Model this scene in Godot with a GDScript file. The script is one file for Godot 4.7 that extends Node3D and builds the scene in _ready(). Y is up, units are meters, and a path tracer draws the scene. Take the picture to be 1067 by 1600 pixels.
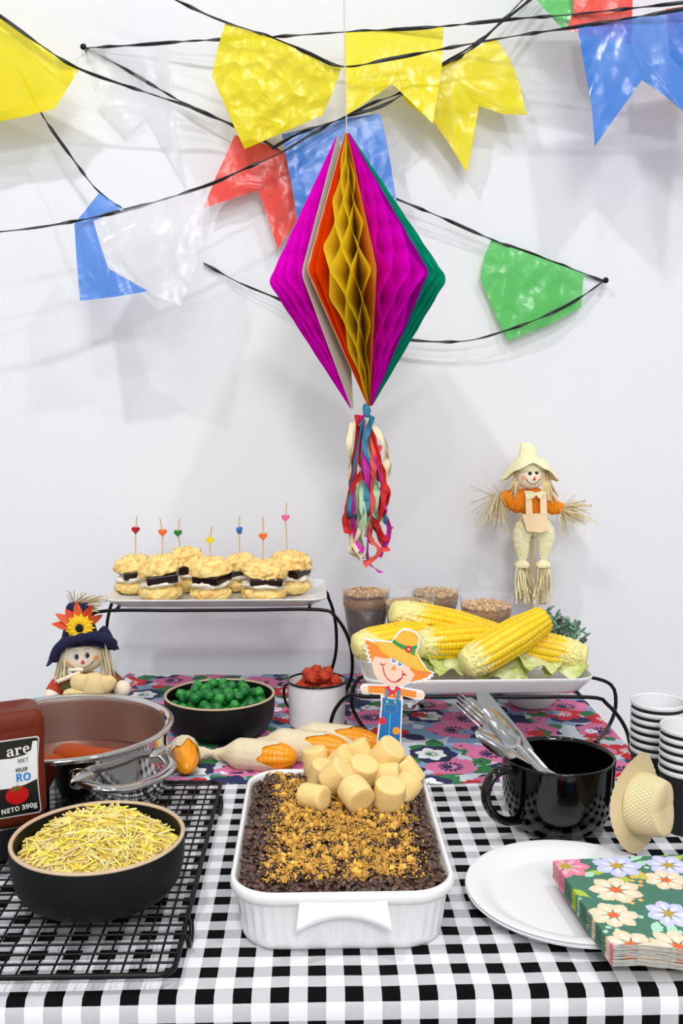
extends Node3D
# A party table in front of a white wall: bunting, a paper lantern, plates on wire stands, bowls, a pot, cups and a layered dessert.
# Metres, y up. The table top lies at TY, the wall behind it at z = WZ.

const F := 1530.0      # focal length in pixels of the 1067 x 1600 frame
const TY := 0.75
const WZ := -1.48
const EYE := Vector3(0, 1.15, 0)
var eb := Basis.IDENTITY
var rng := RandomNumberGenerator.new()
var noise := FastNoiseLite.new()
var M := {}
var used := {}


# ---------------------------------------------------------------- mesh builder
class MB:
	var v := PackedVector3Array()
	var t := PackedVector2Array()
	var c := PackedColorArray()
	var ix := PackedInt32Array()
	var col := Color.WHITE

	func p(a: Vector3, uv := Vector2.ZERO) -> int:
		v.append(a); t.append(uv); c.append(col)
		return v.size() - 1

	func tri(a: int, b: int, d: int) -> void:      # counter-clockwise seen from outside
		ix.append(a); ix.append(d); ix.append(b)

	func quad(a: int, b: int, d: int, e: int) -> void:
		tri(a, b, d); tri(a, d, e)

	func rings(rs: Array, closed := true, cap0 := false, cap1 := false, uvs := Vector2.ONE) -> void:
		var n: int = rs[0].size()
		var at := []
		for i in rs.size():
			var row := PackedInt32Array()
			for j in n:
				row.append(p(rs[i][j], Vector2(float(j) / n * uvs.x, float(i) / rs.size() * uvs.y)))
			at.append(row)
		var m := n if closed else n - 1
		for i in rs.size() - 1:
			for j in m:
				quad(at[i][j], at[i][(j + 1) % n], at[i + 1][(j + 1) % n], at[i + 1][j])
		if cap0: fan(rs[0], true)
		if cap1: fan(rs[-1], false)

	func fan(r: PackedVector3Array, flip: bool) -> void:
		var mid := Vector3.ZERO
		for q in r: mid += q
		var o := p(mid / r.size())
		var first := v.size()
		for q in r: p(q)
		for j in r.size():
			var a := first + j
			var b := first + (j + 1) % r.size()
			if flip: tri(o, b, a)
			else: tri(o, a, b)

	func lathe(prof: Array, seg: int, at := Vector3.ZERO, b := Basis.IDENTITY) -> void:
		var rs := []
		for q in prof:
			var row := PackedVector3Array()
			for j in seg:
				var a := TAU * j / seg
				row.append(at + b * Vector3(cos(a) * q.x, q.y, -sin(a) * q.x))
			rs.append(row)
		rings(rs)

	func box(at: Vector3, s: Vector3, b := Basis.IDENTITY) -> void:
		var h := s * 0.5
		for f in [[Vector3(1, 0, 0), Vector3(0, 1, 0), Vector3(0, 0, 1)], [Vector3(0, 1, 0), Vector3(0, 0, 1), Vector3(1, 0, 0)], [Vector3(0, 0, 1), Vector3(1, 0, 0), Vector3(0, 1, 0)]]:
			for sg in [1.0, -1.0]:
				var nn: Vector3 = f[0] * h * sg
				var u: Vector3 = f[1] * h
				var w: Vector3 = f[2] * h * sg
				quad(p(at + b * (nn - u - w)), p(at + b * (nn + u - w)), p(at + b * (nn + u + w)), p(at + b * (nn - u + w)))

	func rbox(at: Vector3, s: Vector3, r: float, b := Basis.IDENTITY, k := 3) -> void:   # box with rounded edges, made of rounded outlines
		var rs := []
		for i in k + 1:
			var a := -PI / 2 + PI / 2 * i / k
			rs.append(outline(s.x - 2 * r + 2 * r * cos(a), s.z - 2 * r + 2 * r * cos(a), maxf(r * cos(a), 0.0001), -s.y / 2 + r + r * sin(a), k, at, b))
		for i in k + 1:
			var a := PI / 2 * i / k
			rs.append(outline(s.x - 2 * r + 2 * r * cos(a), s.z - 2 * r + 2 * r * cos(a), maxf(r * cos(a), 0.0001), s.y / 2 - r + r * sin(a), k, at, b))
		rings(rs, true, true, true)

	func outline(w: float, d: float, r: float, y: float, k: int, at := Vector3.ZERO, b := Basis.IDENTITY) -> PackedVector3Array:
		var o := PackedVector3Array()
		for q in 4:
			var cx: float = (w / 2 - r) * [1, -1, -1, 1][q]
			var cz: float = (d / 2 - r) * [-1, -1, 1, 1][q]
			for i in k + 1:
				var a := PI / 2 * (q + float(i) / k)
				o.append(at + b * Vector3(cx + r * cos(a), y, cz - r * sin(a)))
		return o

	func tube(path: PackedVector3Array, ra, seg := 6, closed := false, flat := 1.0, twist := 0.0) -> void:
		var n := path.size()
		var rs := []
		var up := Vector3.UP
		var last := Vector3.ZERO
		for i in n:
			var a := path[(i - 1 + n) % n] if closed or i > 0 else path[0]
			var e := path[(i + 1) % n] if closed or i < n - 1 else path[n - 1]
			var d := (e - a).normalized()
			if i == 0: up = Vector3.UP if absf(d.y) < 0.9 else Vector3.RIGHT
			var sd := d.cross(up).normalized()
			up = sd.cross(d).normalized()
			var r: float = ra[i] if ra is PackedFloat32Array or ra is Array else ra
			var row := PackedVector3Array()
			for j in seg:
				var an := TAU * j / seg
				var q := Vector2(cos(an) * r, sin(an) * r * flat).rotated(twist * i)
				row.append(path[i] - sd * q.x + up * q.y)
			rs.append(row)
		if closed: rs.append(rs[0])
		rings(rs, true, not closed, not closed)

	func ell(at: Vector3, r: Vector3, b := Basis.IDENTITY, nu := 16, nv := 10, bump: FastNoiseLite = null, amp := 0.0, freq := 1.0, shade = null) -> void:
		var rs := []
		for i in nv + 1:
			var la := -PI / 2 + PI * i / nv
			var row := PackedVector3Array()
			for j in nu:
				var lo := TAU * j / nu
				var q := Vector3(cos(la) * cos(lo), sin(la), -cos(la) * sin(lo))
				var k := 1.0
				if bump: k += amp * bump.get_noise_3dv((q * r + at) * freq)
				row.append(at + b * (q * r * k))
			rs.append(row)
		if shade != null:
			var first := v.size()
			rings(rs)
			for i in range(first, v.size()): c[i] = shade.call(v[i])
		else:
			rings(rs)

	func poly(pts: PackedVector2Array, z0: float, z1: float, at := Vector3.ZERO, b := Basis.IDENTITY) -> void:   # an outline in x and y, given thickness along z
		var o := pts.duplicate()
		if Geometry2D.is_polygon_clockwise(o): o.reverse()
		var tr := Geometry2D.triangulate_polygon(o)
		var f := v.size()
		for q in o: p(at + b * Vector3(q.x, q.y, z1), q)
		var g := v.size()
		for q in o: p(at + b * Vector3(q.x, q.y, z0), q)
		for i in range(0, tr.size(), 3):
			var s := (o[tr[i + 1]] - o[tr[i]]).cross(o[tr[i + 2]] - o[tr[i]])
			var a := tr[i]
			var d := tr[i + 1] if s > 0 else tr[i + 2]
			var e := tr[i + 2] if s > 0 else tr[i + 1]
			tri(f + a, f + d, f + e)
			tri(g + a, g + e, g + d)
		for i in o.size():
			var k := (i + 1) % o.size()
			quad(p(v[g + i]), p(v[g + k]), p(v[f + k]), p(v[f + i]))

	func sheet(nu: int, nv: int, fn: Callable) -> void:      # a surface u, v in 0..1; the normal points along du x dv
		var first := v.size()
		for i in nv + 1:
			for j in nu + 1:
				var u := float(j) / nu
				var w := float(i) / nv
				p(fn.call(u, w), Vector2(u, w))
		for i in nv:
			for j in nu:
				var a := first + i * (nu + 1) + j
				quad(a, a + 1, a + nu + 2, a + nu + 1)

	func mesh() -> ArrayMesh:
		var n := PackedVector3Array()
		n.resize(v.size())
		for k in range(0, ix.size(), 3):
			var a := ix[k]
			var b := ix[k + 2]
			var d := ix[k + 1]
			var w := (v[b] - v[a]).cross(v[d] - v[a])
			n[a] += w; n[b] += w; n[d] += w
		for k in n.size():
			n[k] = n[k].normalized() if n[k].length_squared() > 1e-30 else Vector3.UP
		var ar := []
		ar.resize(Mesh.ARRAY_MAX)
		ar[Mesh.ARRAY_VERTEX] = v
		ar[Mesh.ARRAY_NORMAL] = n
		ar[Mesh.ARRAY_TEX_UV] = t
		ar[Mesh.ARRAY_COLOR] = c
		ar[Mesh.ARRAY_INDEX] = ix
		var m := ArrayMesh.new()
		m.add_surface_from_arrays(Mesh.PRIMITIVE_TRIANGLES, ar)
		return m


# ---------------------------------------------------------------- scene helpers
func numbered(n: String) -> String:
	var k: int = used.get(n, 0)
	used[n] = k + 1
	return n if k == 0 else "%s_%03d" % [n, k]

func tag(o: Node3D, label: String, category: String, group := "", kind := "") -> Node3D:
	if label: o.set_meta("label", label)
	if category: o.set_meta("category", category)
	if group: o.set_meta("group", group)
	if kind: o.set_meta("kind", kind)
	return o

func thing(called: String, label: String, category: String, at := Vector3.ZERO, group := "", turn := 0.0) -> Node3D:
	var o := Node3D.new()
	o.name = numbered(called)
	add_child(o)
	o.position = at
	o.rotation.y = turn
	return tag(o, label, category, group)

func put(called: String, mb: MB, mat: Material, parent: Node3D, label := "") -> MeshInstance3D:
	var o := MeshInstance3D.new()
	o.mesh = mb.mesh()
	o.material_override = mat
	o.name = called if parent != self else numbered(called)
	parent.add_child(o, true)
	if label: o.set_meta("label", label)
	return o

func dup(src: Node3D, at: Vector3, label := "", turn := 0.0, called := "") -> Node3D:
	var o: Node3D = src.duplicate()
	o.name = numbered(called if called else kind_of(src.name))
	add_child(o)
	o.position = at
	o.rotation.y = turn
	if label: o.set_meta("label", label)
	return o

func kind_of(n: String) -> String:
	var k := n.length()
	while k > 0 and (n[k - 1].is_valid_int() or n[k - 1] == "_"): k -= 1
	return n.substr(0, k)

func structure(called: String, mb: MB, mat: Material) -> MeshInstance3D:
	var o := put(called, mb, mat, self)
	o.set_meta("kind", "structure")
	return o

func ray(px: float, py: float) -> Vector3:
	return eb * Vector3((px - 533.5) / F, -(py - 800.0) / F, -1)

func gp(px: float, py: float, h := 0.0) -> Vector3:      # the point at height h over the table on that line of sight
	var r := ray(px, py)
	return EYE + r * ((TY + h - EYE.y) / r.y)

func dp(px: float, py: float, d: float) -> Vector3:      # the point at distance d from the camera's plane of origin
	var r := ray(px, py)
	return EYE + r * (-d / r.z)

func mat(called: String, col: Color, rough := 0.6, o := {}) -> StandardMaterial3D:
	var m := StandardMaterial3D.new()
	m.resource_name = called
	m.albedo_color = col
	m.roughness = rough
	m.cull_mode = BaseMaterial3D.CULL_DISABLED
	for k in o: m.set(k, o[k])
	M[called] = m
	return m

func bumps(m: StandardMaterial3D, freq: float, cm: float, tile: float, octaves := 3, kind := FastNoiseLite.TYPE_SIMPLEX_SMOOTH) -> StandardMaterial3D:
	var f := FastNoiseLite.new()
	f.noise_type = kind
	f.frequency = freq
	f.fractal_octaves = octaves
	var im := f.get_seamless_image(256, 256)
	m.heightmap_enabled = true
	m.heightmap_texture = ImageTexture.create_from_image(im)
	m.heightmap_scale = cm
	m.uv1_triplanar = true
	m.uv1_scale = Vector3.ONE / tile
	return m

func curve(pts: Array, n: int) -> PackedVector3Array:      # a smooth line through the points
	var cv := Curve3D.new()
	for i in pts.size():
		var a: Vector3 = pts[maxi(i - 1, 0)]
		var b: Vector3 = pts[mini(i + 1, pts.size() - 1)]
		var tn := (b - a) / 6.0
		cv.add_point(pts[i], -tn, tn)
	var o := PackedVector3Array()
	var len := cv.get_baked_length()
	for i in n + 1: o.append(cv.sample_baked(len * i / n, true))
	return o

func facing(d: Vector3) -> Basis:      # x runs along d
	var x := d.normalized()
	var z := x.cross(Vector3.UP).normalized() if absf(x.y) < 0.95 else Vector3.BACK
	return Basis(x, z.cross(x).normalized(), z)

func lin(r: float, g: float, b: float) -> Color:      # a picture colour as a linear vertex colour
	return Color(r, g, b).srgb_to_linear()


func _ready() -> void:
	rng.seed = 11
	noise.seed = 5
	noise.frequency = 1.0
	set_camera_and_light()
	materials()
	room()
	table_and_cloths()
	rack()
	dish()
	stands()
	bowls()
	pot_and_bottle()
	mug_and_cutlery()
	plates_and_napkins()
	paper_cups()
	lantern()
	bunting()
	buns()
	corn_plate()
	goblets()
	husk_corn()
	enamel_mug()
	marshmallows()
	topper()
	seated_doll()
	scarecrow()
	straw_hat()


func set_camera_and_light() -> void:
	var cam := Camera3D.new()
	cam.name = "camera"
	cam.fov = rad_to_deg(2 * atan(800.0 / F))
	cam.near = 0.02
	cam.far = 30
	cam.position = EYE
	cam.rotation_degrees = Vector3(-5.97, -1.6, 0)
	add_child(cam)
	eb = cam.basis
	var env := Environment.new()
	env.background_mode = Environment.BG_COLOR
	env.background_color = Color(0.75, 0.78, 0.82)
	env.tonemap_mode = Environment.TONE_MAPPER_LINEAR
	env.tonemap_exposure = 0.755
	env.sdfgi_enabled = true
	env.ssao_enabled = true
	env.ssil_enabled = true
	var we := WorldEnvironment.new()
	we.name = "environment"
	we.environment = env
	add_child(we)
	# ceiling lamps (outside the frame): x, z, side, strength
	var glow := mat("lamp_glow", Color(1, 1, 1), 0.5, {"emission_enabled": true, "emission": Color(1, 0.98, 0.95), "emission_energy_multiplier": 3.0})
	var metal := mat("lamp_frame", Color(0.85, 0.85, 0.85), 0.4)
	var n := 0
	for a in [[-0.55, -0.38, 0.07, 1.4, "nearest the back wall on the left"], [0.60, -0.30, 0.07, 1.0, "nearest the back wall on the right"], [-0.15, 0.25, 0.10, 0.75, "just behind the camera"], [0.25, 1.75, 0.7, 7.3, "in the rear half of the room"]]:
		var l := thing("ceiling_lamp", "square white ceiling lamp " + a[4], "lamp", Vector3(a[0], 2.6, a[1]))
		var fr := MB.new()
		fr.rbox(Vector3(0, -0.02, 0), Vector3(a[2] + 0.03, 0.04, a[2] + 0.03), 0.006)
		put("frame", fr, metal, l)
		var gl := MB.new()
		gl.box(Vector3(0, -0.041, 0), Vector3(a[2], 0.003, a[2]))
		put("diffuser", gl, glow, l)
		var li := AreaLight3D.new()
		li.name = "lamp_light"
		li.area_size = Vector2(a[2], a[2])
		li.light_energy = a[3]
		li.light_color = Color(0.99, 0.99, 1.0)
		li.shadow_enabled = true
		li.set("area_range", 8.0)
		li.set("area_attenuation", 2.0)
		li.position = Vector3(0, -0.046, 0)
		li.rotation_degrees.x = -90
		l.add_child(li)
		n += 1


func materials() -> void:
	mat("wall", Color(0.945, 0.948, 0.955), 0.85)
	mat("ceiling", Color(0.95, 0.95, 0.95), 0.9)
	mat("floor", Color(0.66, 0.65, 0.64), 0.5)
	mat("side", Color(0.86, 0.87, 0.88), 0.9)
	mat("white_glaze", Color(0.92, 0.92, 0.915), 0.16)
	mat("black_metal", Color(0.02, 0.02, 0.022), 0.35, {"metallic_specular": 0.35})
	mat("black_glaze", Color(0.012, 0.012, 0.014), 0.06)
	bumps(mat("bowl_black", Color(0.06, 0.062, 0.063), 0.5, {"metallic_specular": 0.35}), 0.05, 0.01, 0.05)
	mat("bowl_rim", Color(0.78, 0.68, 0.55), 0.6)
	mat("steel", Color(0.80, 0.79, 0.78), 0.07, {"metallic": 1.0})
	bumps(mat("steel_brushed", Color(0.82, 0.74, 0.69), 0.36, {"metallic": 1.0}), 0.09, 0.006, 0.03)
	mat("cutlery", Color(0.78, 0.78, 0.78), 0.13, {"metallic": 1.0})
	mat("paper_white", Color(0.90, 0.90, 0.90), 0.8)
	mat("paper_black", Color(0.06, 0.06, 0.06), 0.6)
	mat("vertex", Color.WHITE, 0.62, {"vertex_color_use_as_albedo": true})
	mat("vertex_gloss", Color.WHITE, 0.33, {"vertex_color_use_as_albedo": true})
	mat("glass", Color(0.97, 0.98, 0.98, 0.10), 0.03, {"transparency": BaseMaterial3D.TRANSPARENCY_ALPHA})
	mat("straw", Color.WHITE, 0.8, {"vertex_color_use_as_albedo": true})
	mat("ink", Color(0.05, 0.04, 0.05), 0.6)
	mat("wood", Color(0.86, 0.72, 0.48), 0.7)
	mat("corn_paint", Color(0.98, 0.62, 0.03), 0.25)
	bumps(mat("husk", Color(0.90, 0.84, 0.70), 0.8), 0.02, 0.06, 0.02, 3)


# ---------------------------------------------------------------- setting
func room() -> void:
	var b := MB.new()
	b.box(Vector3(0, 1.3, WZ - 0.06), Vector3(4.24, 2.6, 0.12))
	structure("wall_back", b, bumps(M.wall, 0.02, 0.02, 0.25))
	b = MB.new(); b.box(Vector3(-2.06, 1.3, 0.4), Vector3(0.12, 2.6, 3.76)); structure("wall_left", b, M.side)
	b = MB.new(); b.box(Vector3(2.06, 1.3, 0.4), Vector3(0.12, 2.6, 3.76)); structure("wall_right", b, M.side)
	b = MB.new(); b.box(Vector3(0, 1.3, 2.34), Vector3(4.24, 2.6, 0.12)); structure("wall_front", b, M.side)
	b = MB.new(); b.box(Vector3(0, -0.05, 0.4), Vector3(4.24, 0.1, 4.0)); structure("floor", b, M.floor)
	b = MB.new(); b.box(Vector3(0, 2.65, 0.4), Vector3(4.24, 0.1, 4.0)); structure("ceiling", b, M.ceiling)


const X0 := -0.372
const X1 := 0.376
const ZF := -0.632
const ZB := -1.455

func fold(s: float, a: float, e: float, r: float) -> Vector2:      # a cloth lying from a to e and hanging down past both ends: (place, drop)
	if s < a + r:
		var q := a + r - s
		if q < r * PI / 2: return Vector2(a + r - r * sin(q / r), r - r * cos(q / r))
		return Vector2(a, r + q - r * PI / 2)
	if s > e - r:
		var q := s - e + r
		if q < r * PI / 2: return Vector2(e - r + r * sin(q / r), r - r * cos(q / r))
		return Vector2(e, r + q - r * PI / 2)
	return Vector2(s, 0)

func table_and_cloths() -> void:
	var t := thing("table", "square table hidden under the checked cloth", "table", Vector3((X0 + X1) / 2, 0, (ZF + ZB) / 2))
	var b := MB.new()
	b.rbox(Vector3(0, TY - 0.018, 0), Vector3(X1 - X0 - 0.006, 0.030, ZF - ZB - 0.006), 0.004)
	put("top", b, mat("table_white", Color(0.9, 0.9, 0.9), 0.5), t)
	for s in [[-1, -1], [1, -1], [1, 1], [-1, 1]]:
		b = MB.new()
		b.rbox(Vector3(s[0] * 0.33, (TY - 0.033) / 2, s[1] * 0.37), Vector3(0.04, TY - 0.034, 0.04), 0.004)
		put("leg", b, M.table_white, t)
	# checked cloth: the weave is a pattern of black and white threads
	var n := 256
	var im := Image.create(n, n, false, Image.FORMAT_RGB8)
	for y in n:
		for x in n:
			var cx := x < n / 2
			var cy := y < n / 2
			var k := 0.90
			if cx and cy: k = 0.03
			elif cx: k = 0.60 if x % 4 < 2 else 0.86
			elif cy: k = 0.63 if y % 4 < 2 else 0.84
			k += 0.03 * sin(x * 2.1) * sin(y * 1.7) * k
			im.set_pixel(x, y, Color(k, k, k * 1.01))
	im.generate_mipmaps()
	var gm := mat("gingham", Color.WHITE, 0.95, {"metallic_specular": 0.25})
	gm.albedo_texture = ImageTexture.create_from_image(im)
	var pitch := 0.0257
	b = MB.new()
	var wob := func(x: float, z: float) -> float: return 0.0007 * noise.get_noise_2d(x * 14.0, z * 14.0)
	var nx := 150
	var nz := 120
	for i in nz + 1:
		for j in nx + 1:
			var sx: float = lerpf(X0 - 0.2, X1 + 0.2, float(j) / nx)
			var sz: float = lerpf(ZB, ZF + 0.28, float(i) / nz)
			var fx := fold(sx, X0, X1, 0.008)
			var fz := fold(sz, ZB - 1.0, ZF, 0.009)
			var drop := maxf(fx.y, fz.y)
			var w: float = wob.call(sx, sz)
			var ripple := 0.006 * sin(sx * 23.0 + 1.0) * smoothstep(0.02, 0.2, fz.y)
			b.p(Vector3(fx.x + w * 0.5, TY - drop + (w if drop < 0.001 else 0.0), fz.x + ripple), Vector2(sx / pitch - 0.785, sz / pitch + 26.08))
	for i in nz:
		for j in nx:
			var a := i * (nx + 1) + j
			b.quad(a, a + nx + 1, a + nx + 2, a + 1)
	var g := put("checked_tablecloth", b, gm, self)
	tag(g, "black and white gingham tablecloth covering the front of the table", "tablecloth")
	# flowered cloth over the back half
	var fm := mat("flower_cloth", Color.WHITE, 0.8)
	fm.albedo_texture = ImageTexture.create_from_image(flower_cloth_image())
	b = MB.new()
	nx = 110; nz = 80
	for i in nz + 1:
		for j in nx + 1:
			var sx: float = lerpf(-0.286, X1 + 0.11, float(j) / nx)
			var sz: float = lerpf(-1.448, -0.985, float(i) / nz)
			var fx := fold(sx, X0 - 1.0, X1 + 0.003, 0.012)
			var y := 0.0022 + 0.0012 * noise.get_noise_2d(sx * 18.0, sz * 18.0)
			var z := sz
			var edge := -1.008 + 0.004 * sin(sx * 17.0)
			if sz > edge - 0.03 and fx.y < 0.002:      # the front is folded under into a soft roll
				var q := clampf((sz - edge + 0.03) / 0.045, 0, 1)
				var a := q * 3.6
				z = edge - 0.03 + 0.026 * q * (1.0 if q < 0.7 else 1.0) + 0.004 * sin(a)
				y += 0.0045 * sin(minf(a, PI)) - maxf(0, a - PI) * 0.004
				y = maxf(y, 0.0006)
			if sx < -0.27: y += 0.004 * (1.0 - pow((sx + 0.278) / 0.008, 2.0))
			b.p(Vector3(fx.x, TY + maxf(y, 0.0008) - fx.y, z), Vector2(sx / 0.36 + 0.13, sz / 0.36))
	for i in nz:
		for j in nx:
			var a := i * (nx + 1) + j
			b.quad(a, a + nx + 1, a + nx + 2, a + 1)
	tag(put("flowered_cloth", b, fm, self), "flowered cloth in pink, navy, green and red over the back of the table", "tablecloth")


func stamp(im: Image, cx: float, cy: float, ang: float, ln: float, wd: float, col: Color, tip := 0.5) -> void:      # one petal or leaf; wraps round the edges
	var n := im.get_width()
	var r := int(ln) + 2
	var ca := cos(ang)
	var sa := sin(ang)
	for y in range(int(cy) - r, int(cy) + r + 1):
		for x in range(int(cx) - r, int(cx) + r + 1):
			var u := ((x - cx) * ca + (y - cy) * sa) / ln
			if u < 0 or u > 1: continue
			var w := absf(-(x - cx) * sa + (y - cy) * ca) / wd
			var lim := sin(PI * pow(u, 1.0 + tip)) if tip >= 0 else sqrt(maxf(0, 1 - pow(2 * u - 1, 2)))
			if w < lim: im.set_pixel(posmod(x, n), posmod(y, n), col)

func flower(im: Image, x: float, y: float, r: float, n: int, col: Color, mid: Color, fat := 0.42, tip := 0.5, stamens := true) -> void:
	var a0 := rng.randf() * TAU
	for k in n: stamp(im, x, y, a0 + TAU * k / n, r * rng.randf_range(0.9, 1.08), r * fat, col, tip)
	if stamens:
		for k in n * 2: stamp(im, x + cos(a0 + PI * k / n) * r * 0.2, y + sin(a0 + PI * k / n) * r * 0.2, a0 + PI * k / n, r * 0.24, r * 0.05, mid, -1)
	for k in 5: stamp(im, x - r * 0.1, y, TAU * k / 5, r * 0.16, r * 0.12, mid, -1)

func flower_cloth_image() -> Image:
	var n := 1024
	rng.seed = 21
	var im := Image.create(n, n, false, Image.FORMAT_RGB8)
	im.fill(Color(0.80, 0.82, 0.86))
	var pink := Color(0.86, 0.46, 0.62)
	var navy := Color(0.12, 0.14, 0.30)
	var red := Color(0.80, 0.10, 0.17)
	var green := Color(0.16, 0.46, 0.24)
	var blue := Color(0.50, 0.62, 0.74)
	for k in 60: stamp(im, rng.randf() * n, rng.randf() * n, rng.randf() * TAU, rng.randf_range(90, 170), rng.randf_range(40, 60), blue, 0.2)
	for iy in 6:
		for ix in 6:
			var x := (ix + 0.5 + rng.randf_range(-0.22, 0.22) + (0.5 if iy % 2 else 0.0)) * n / 6.0
			var y := (iy + 0.5 + rng.randf_range(-0.2, 0.2)) * n / 6.0
			for k in 4: stamp(im, x, y, rng.randf() * TAU, rng.randf_range(90, 130), 32, green if rng.randf() < 0.7 else navy, 0.3)
	for iy in 6:
		for ix in 6:
			var x := (ix + 0.5 + rng.randf_range(-0.25, 0.25) + (0.5 if iy % 2 else 0.0)) * n / 6.0
			var y := (iy + 0.5 + rng.randf_range(-0.25, 0.25)) * n / 6.0
			var k := (ix + iy * 2 + int(iy / 2)) % 5
			if k == 0 or k == 3: flower(im, x, y, 96, 7, pink, navy, 0.36, 0.6)
			elif k == 1: flower(im, x, y, 84, 6, navy, Color(0.8, 0.55, 0.62), 0.36, 0.5, false)
			elif k == 2: flower(im, x, y, 80, 6, red, Color(0.9, 0.85, 0.85), 0.32, 0.6)
			else:
				flower(im, x, y, 86, 7, navy, navy, 0.42, 0.3, false)
				flower(im, x, y, 58, 6, Color(0.93, 0.93, 0.93), green, 0.34, 0.4)
	for k in 46: flower(im, rng.randf() * n, rng.randf() * n, rng.randf_range(24, 40), 6, [blue, Color(0.92, 0.92, 0.95), green, red, pink][k % 5], navy, 0.36, 0.5, false)
	im.generate_mipmaps()
	return im


# ---------------------------------------------------------------- cooling rack
func rack() -> void:
	var x1 := -0.098
	var x0 := -0.362
	var z1 := -0.640
	var z0 := -0.992
	var h := 0.015
	var t := thing("cooling_rack", "black wire cooling rack under the pot and potato bowl", "rack", Vector3((x0 + x1) / 2, TY, (z0 + z1) / 2))
	var o := t.position
	var fr := MB.new()
	var path := PackedVector3Array()
	for q in MB.new().outline(x1 - x0, z1 - z0, 0.012, 0, 5): path.append(q + Vector3(0, h - 0.002, 0))
	fr.tube(path, 0.0021, 8, true)
	put("frame", fr, M.black_metal, t)
	var w1 := MB.new()
	w1.tube(PackedVector3Array([Vector3(0, 0, z0 - o.z), Vector3(0, 0, z1 - o.z)]), 0.0009, 6)
	var wm := w1.mesh()
	for i in range(1, 22):
		var w := MeshInstance3D.new()
		w.name = "wire"; w.mesh = wm; w.material_override = M.black_metal
		w.position = Vector3(lerpf(x0, x1, i / 22.0) - o.x, h - 0.0015, 0)
		t.add_child(w, true)
	var w2 := MB.new()
	w2.tube(PackedVector3Array([Vector3(x0 - o.x, 0, 0), Vector3(x1 - o.x, 0, 0)]), 0.0009, 6)
	wm = w2.mesh()
	for i in range(1, 28):
		var w := MeshInstance3D.new()
		w.name = "wire"; w.mesh = wm; w.material_override = M.black_metal
		w.position = Vector3(0, h - 0.0003, lerpf(z0, z1, i / 28.0) - o.z)
		t.add_child(w, true)
	for s in [[x1, -0.70], [x1, -0.94], [x0, -0.70], [x0, -0.94]]:
		var f := MB.new()
		var q := Vector3(s[0] - o.x + (0.003 if s[0] == x1 else -0.003), 0, s[1] - o.z)
		f.tube(curve([q + Vector3(0, h - 0.001, -0.012), q + Vector3(0.001, h * 0.6, -0.009), q + Vector3(0.001, 0.0025, -0.004), q + Vector3(0.001, 0.0025, 0.004), q + Vector3(0.001, h * 0.6, 0.009), q + Vector3(0, h - 0.001, 0.012)], 14), 0.0021, 8)
		put("foot", f, M.black_metal, t)


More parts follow.
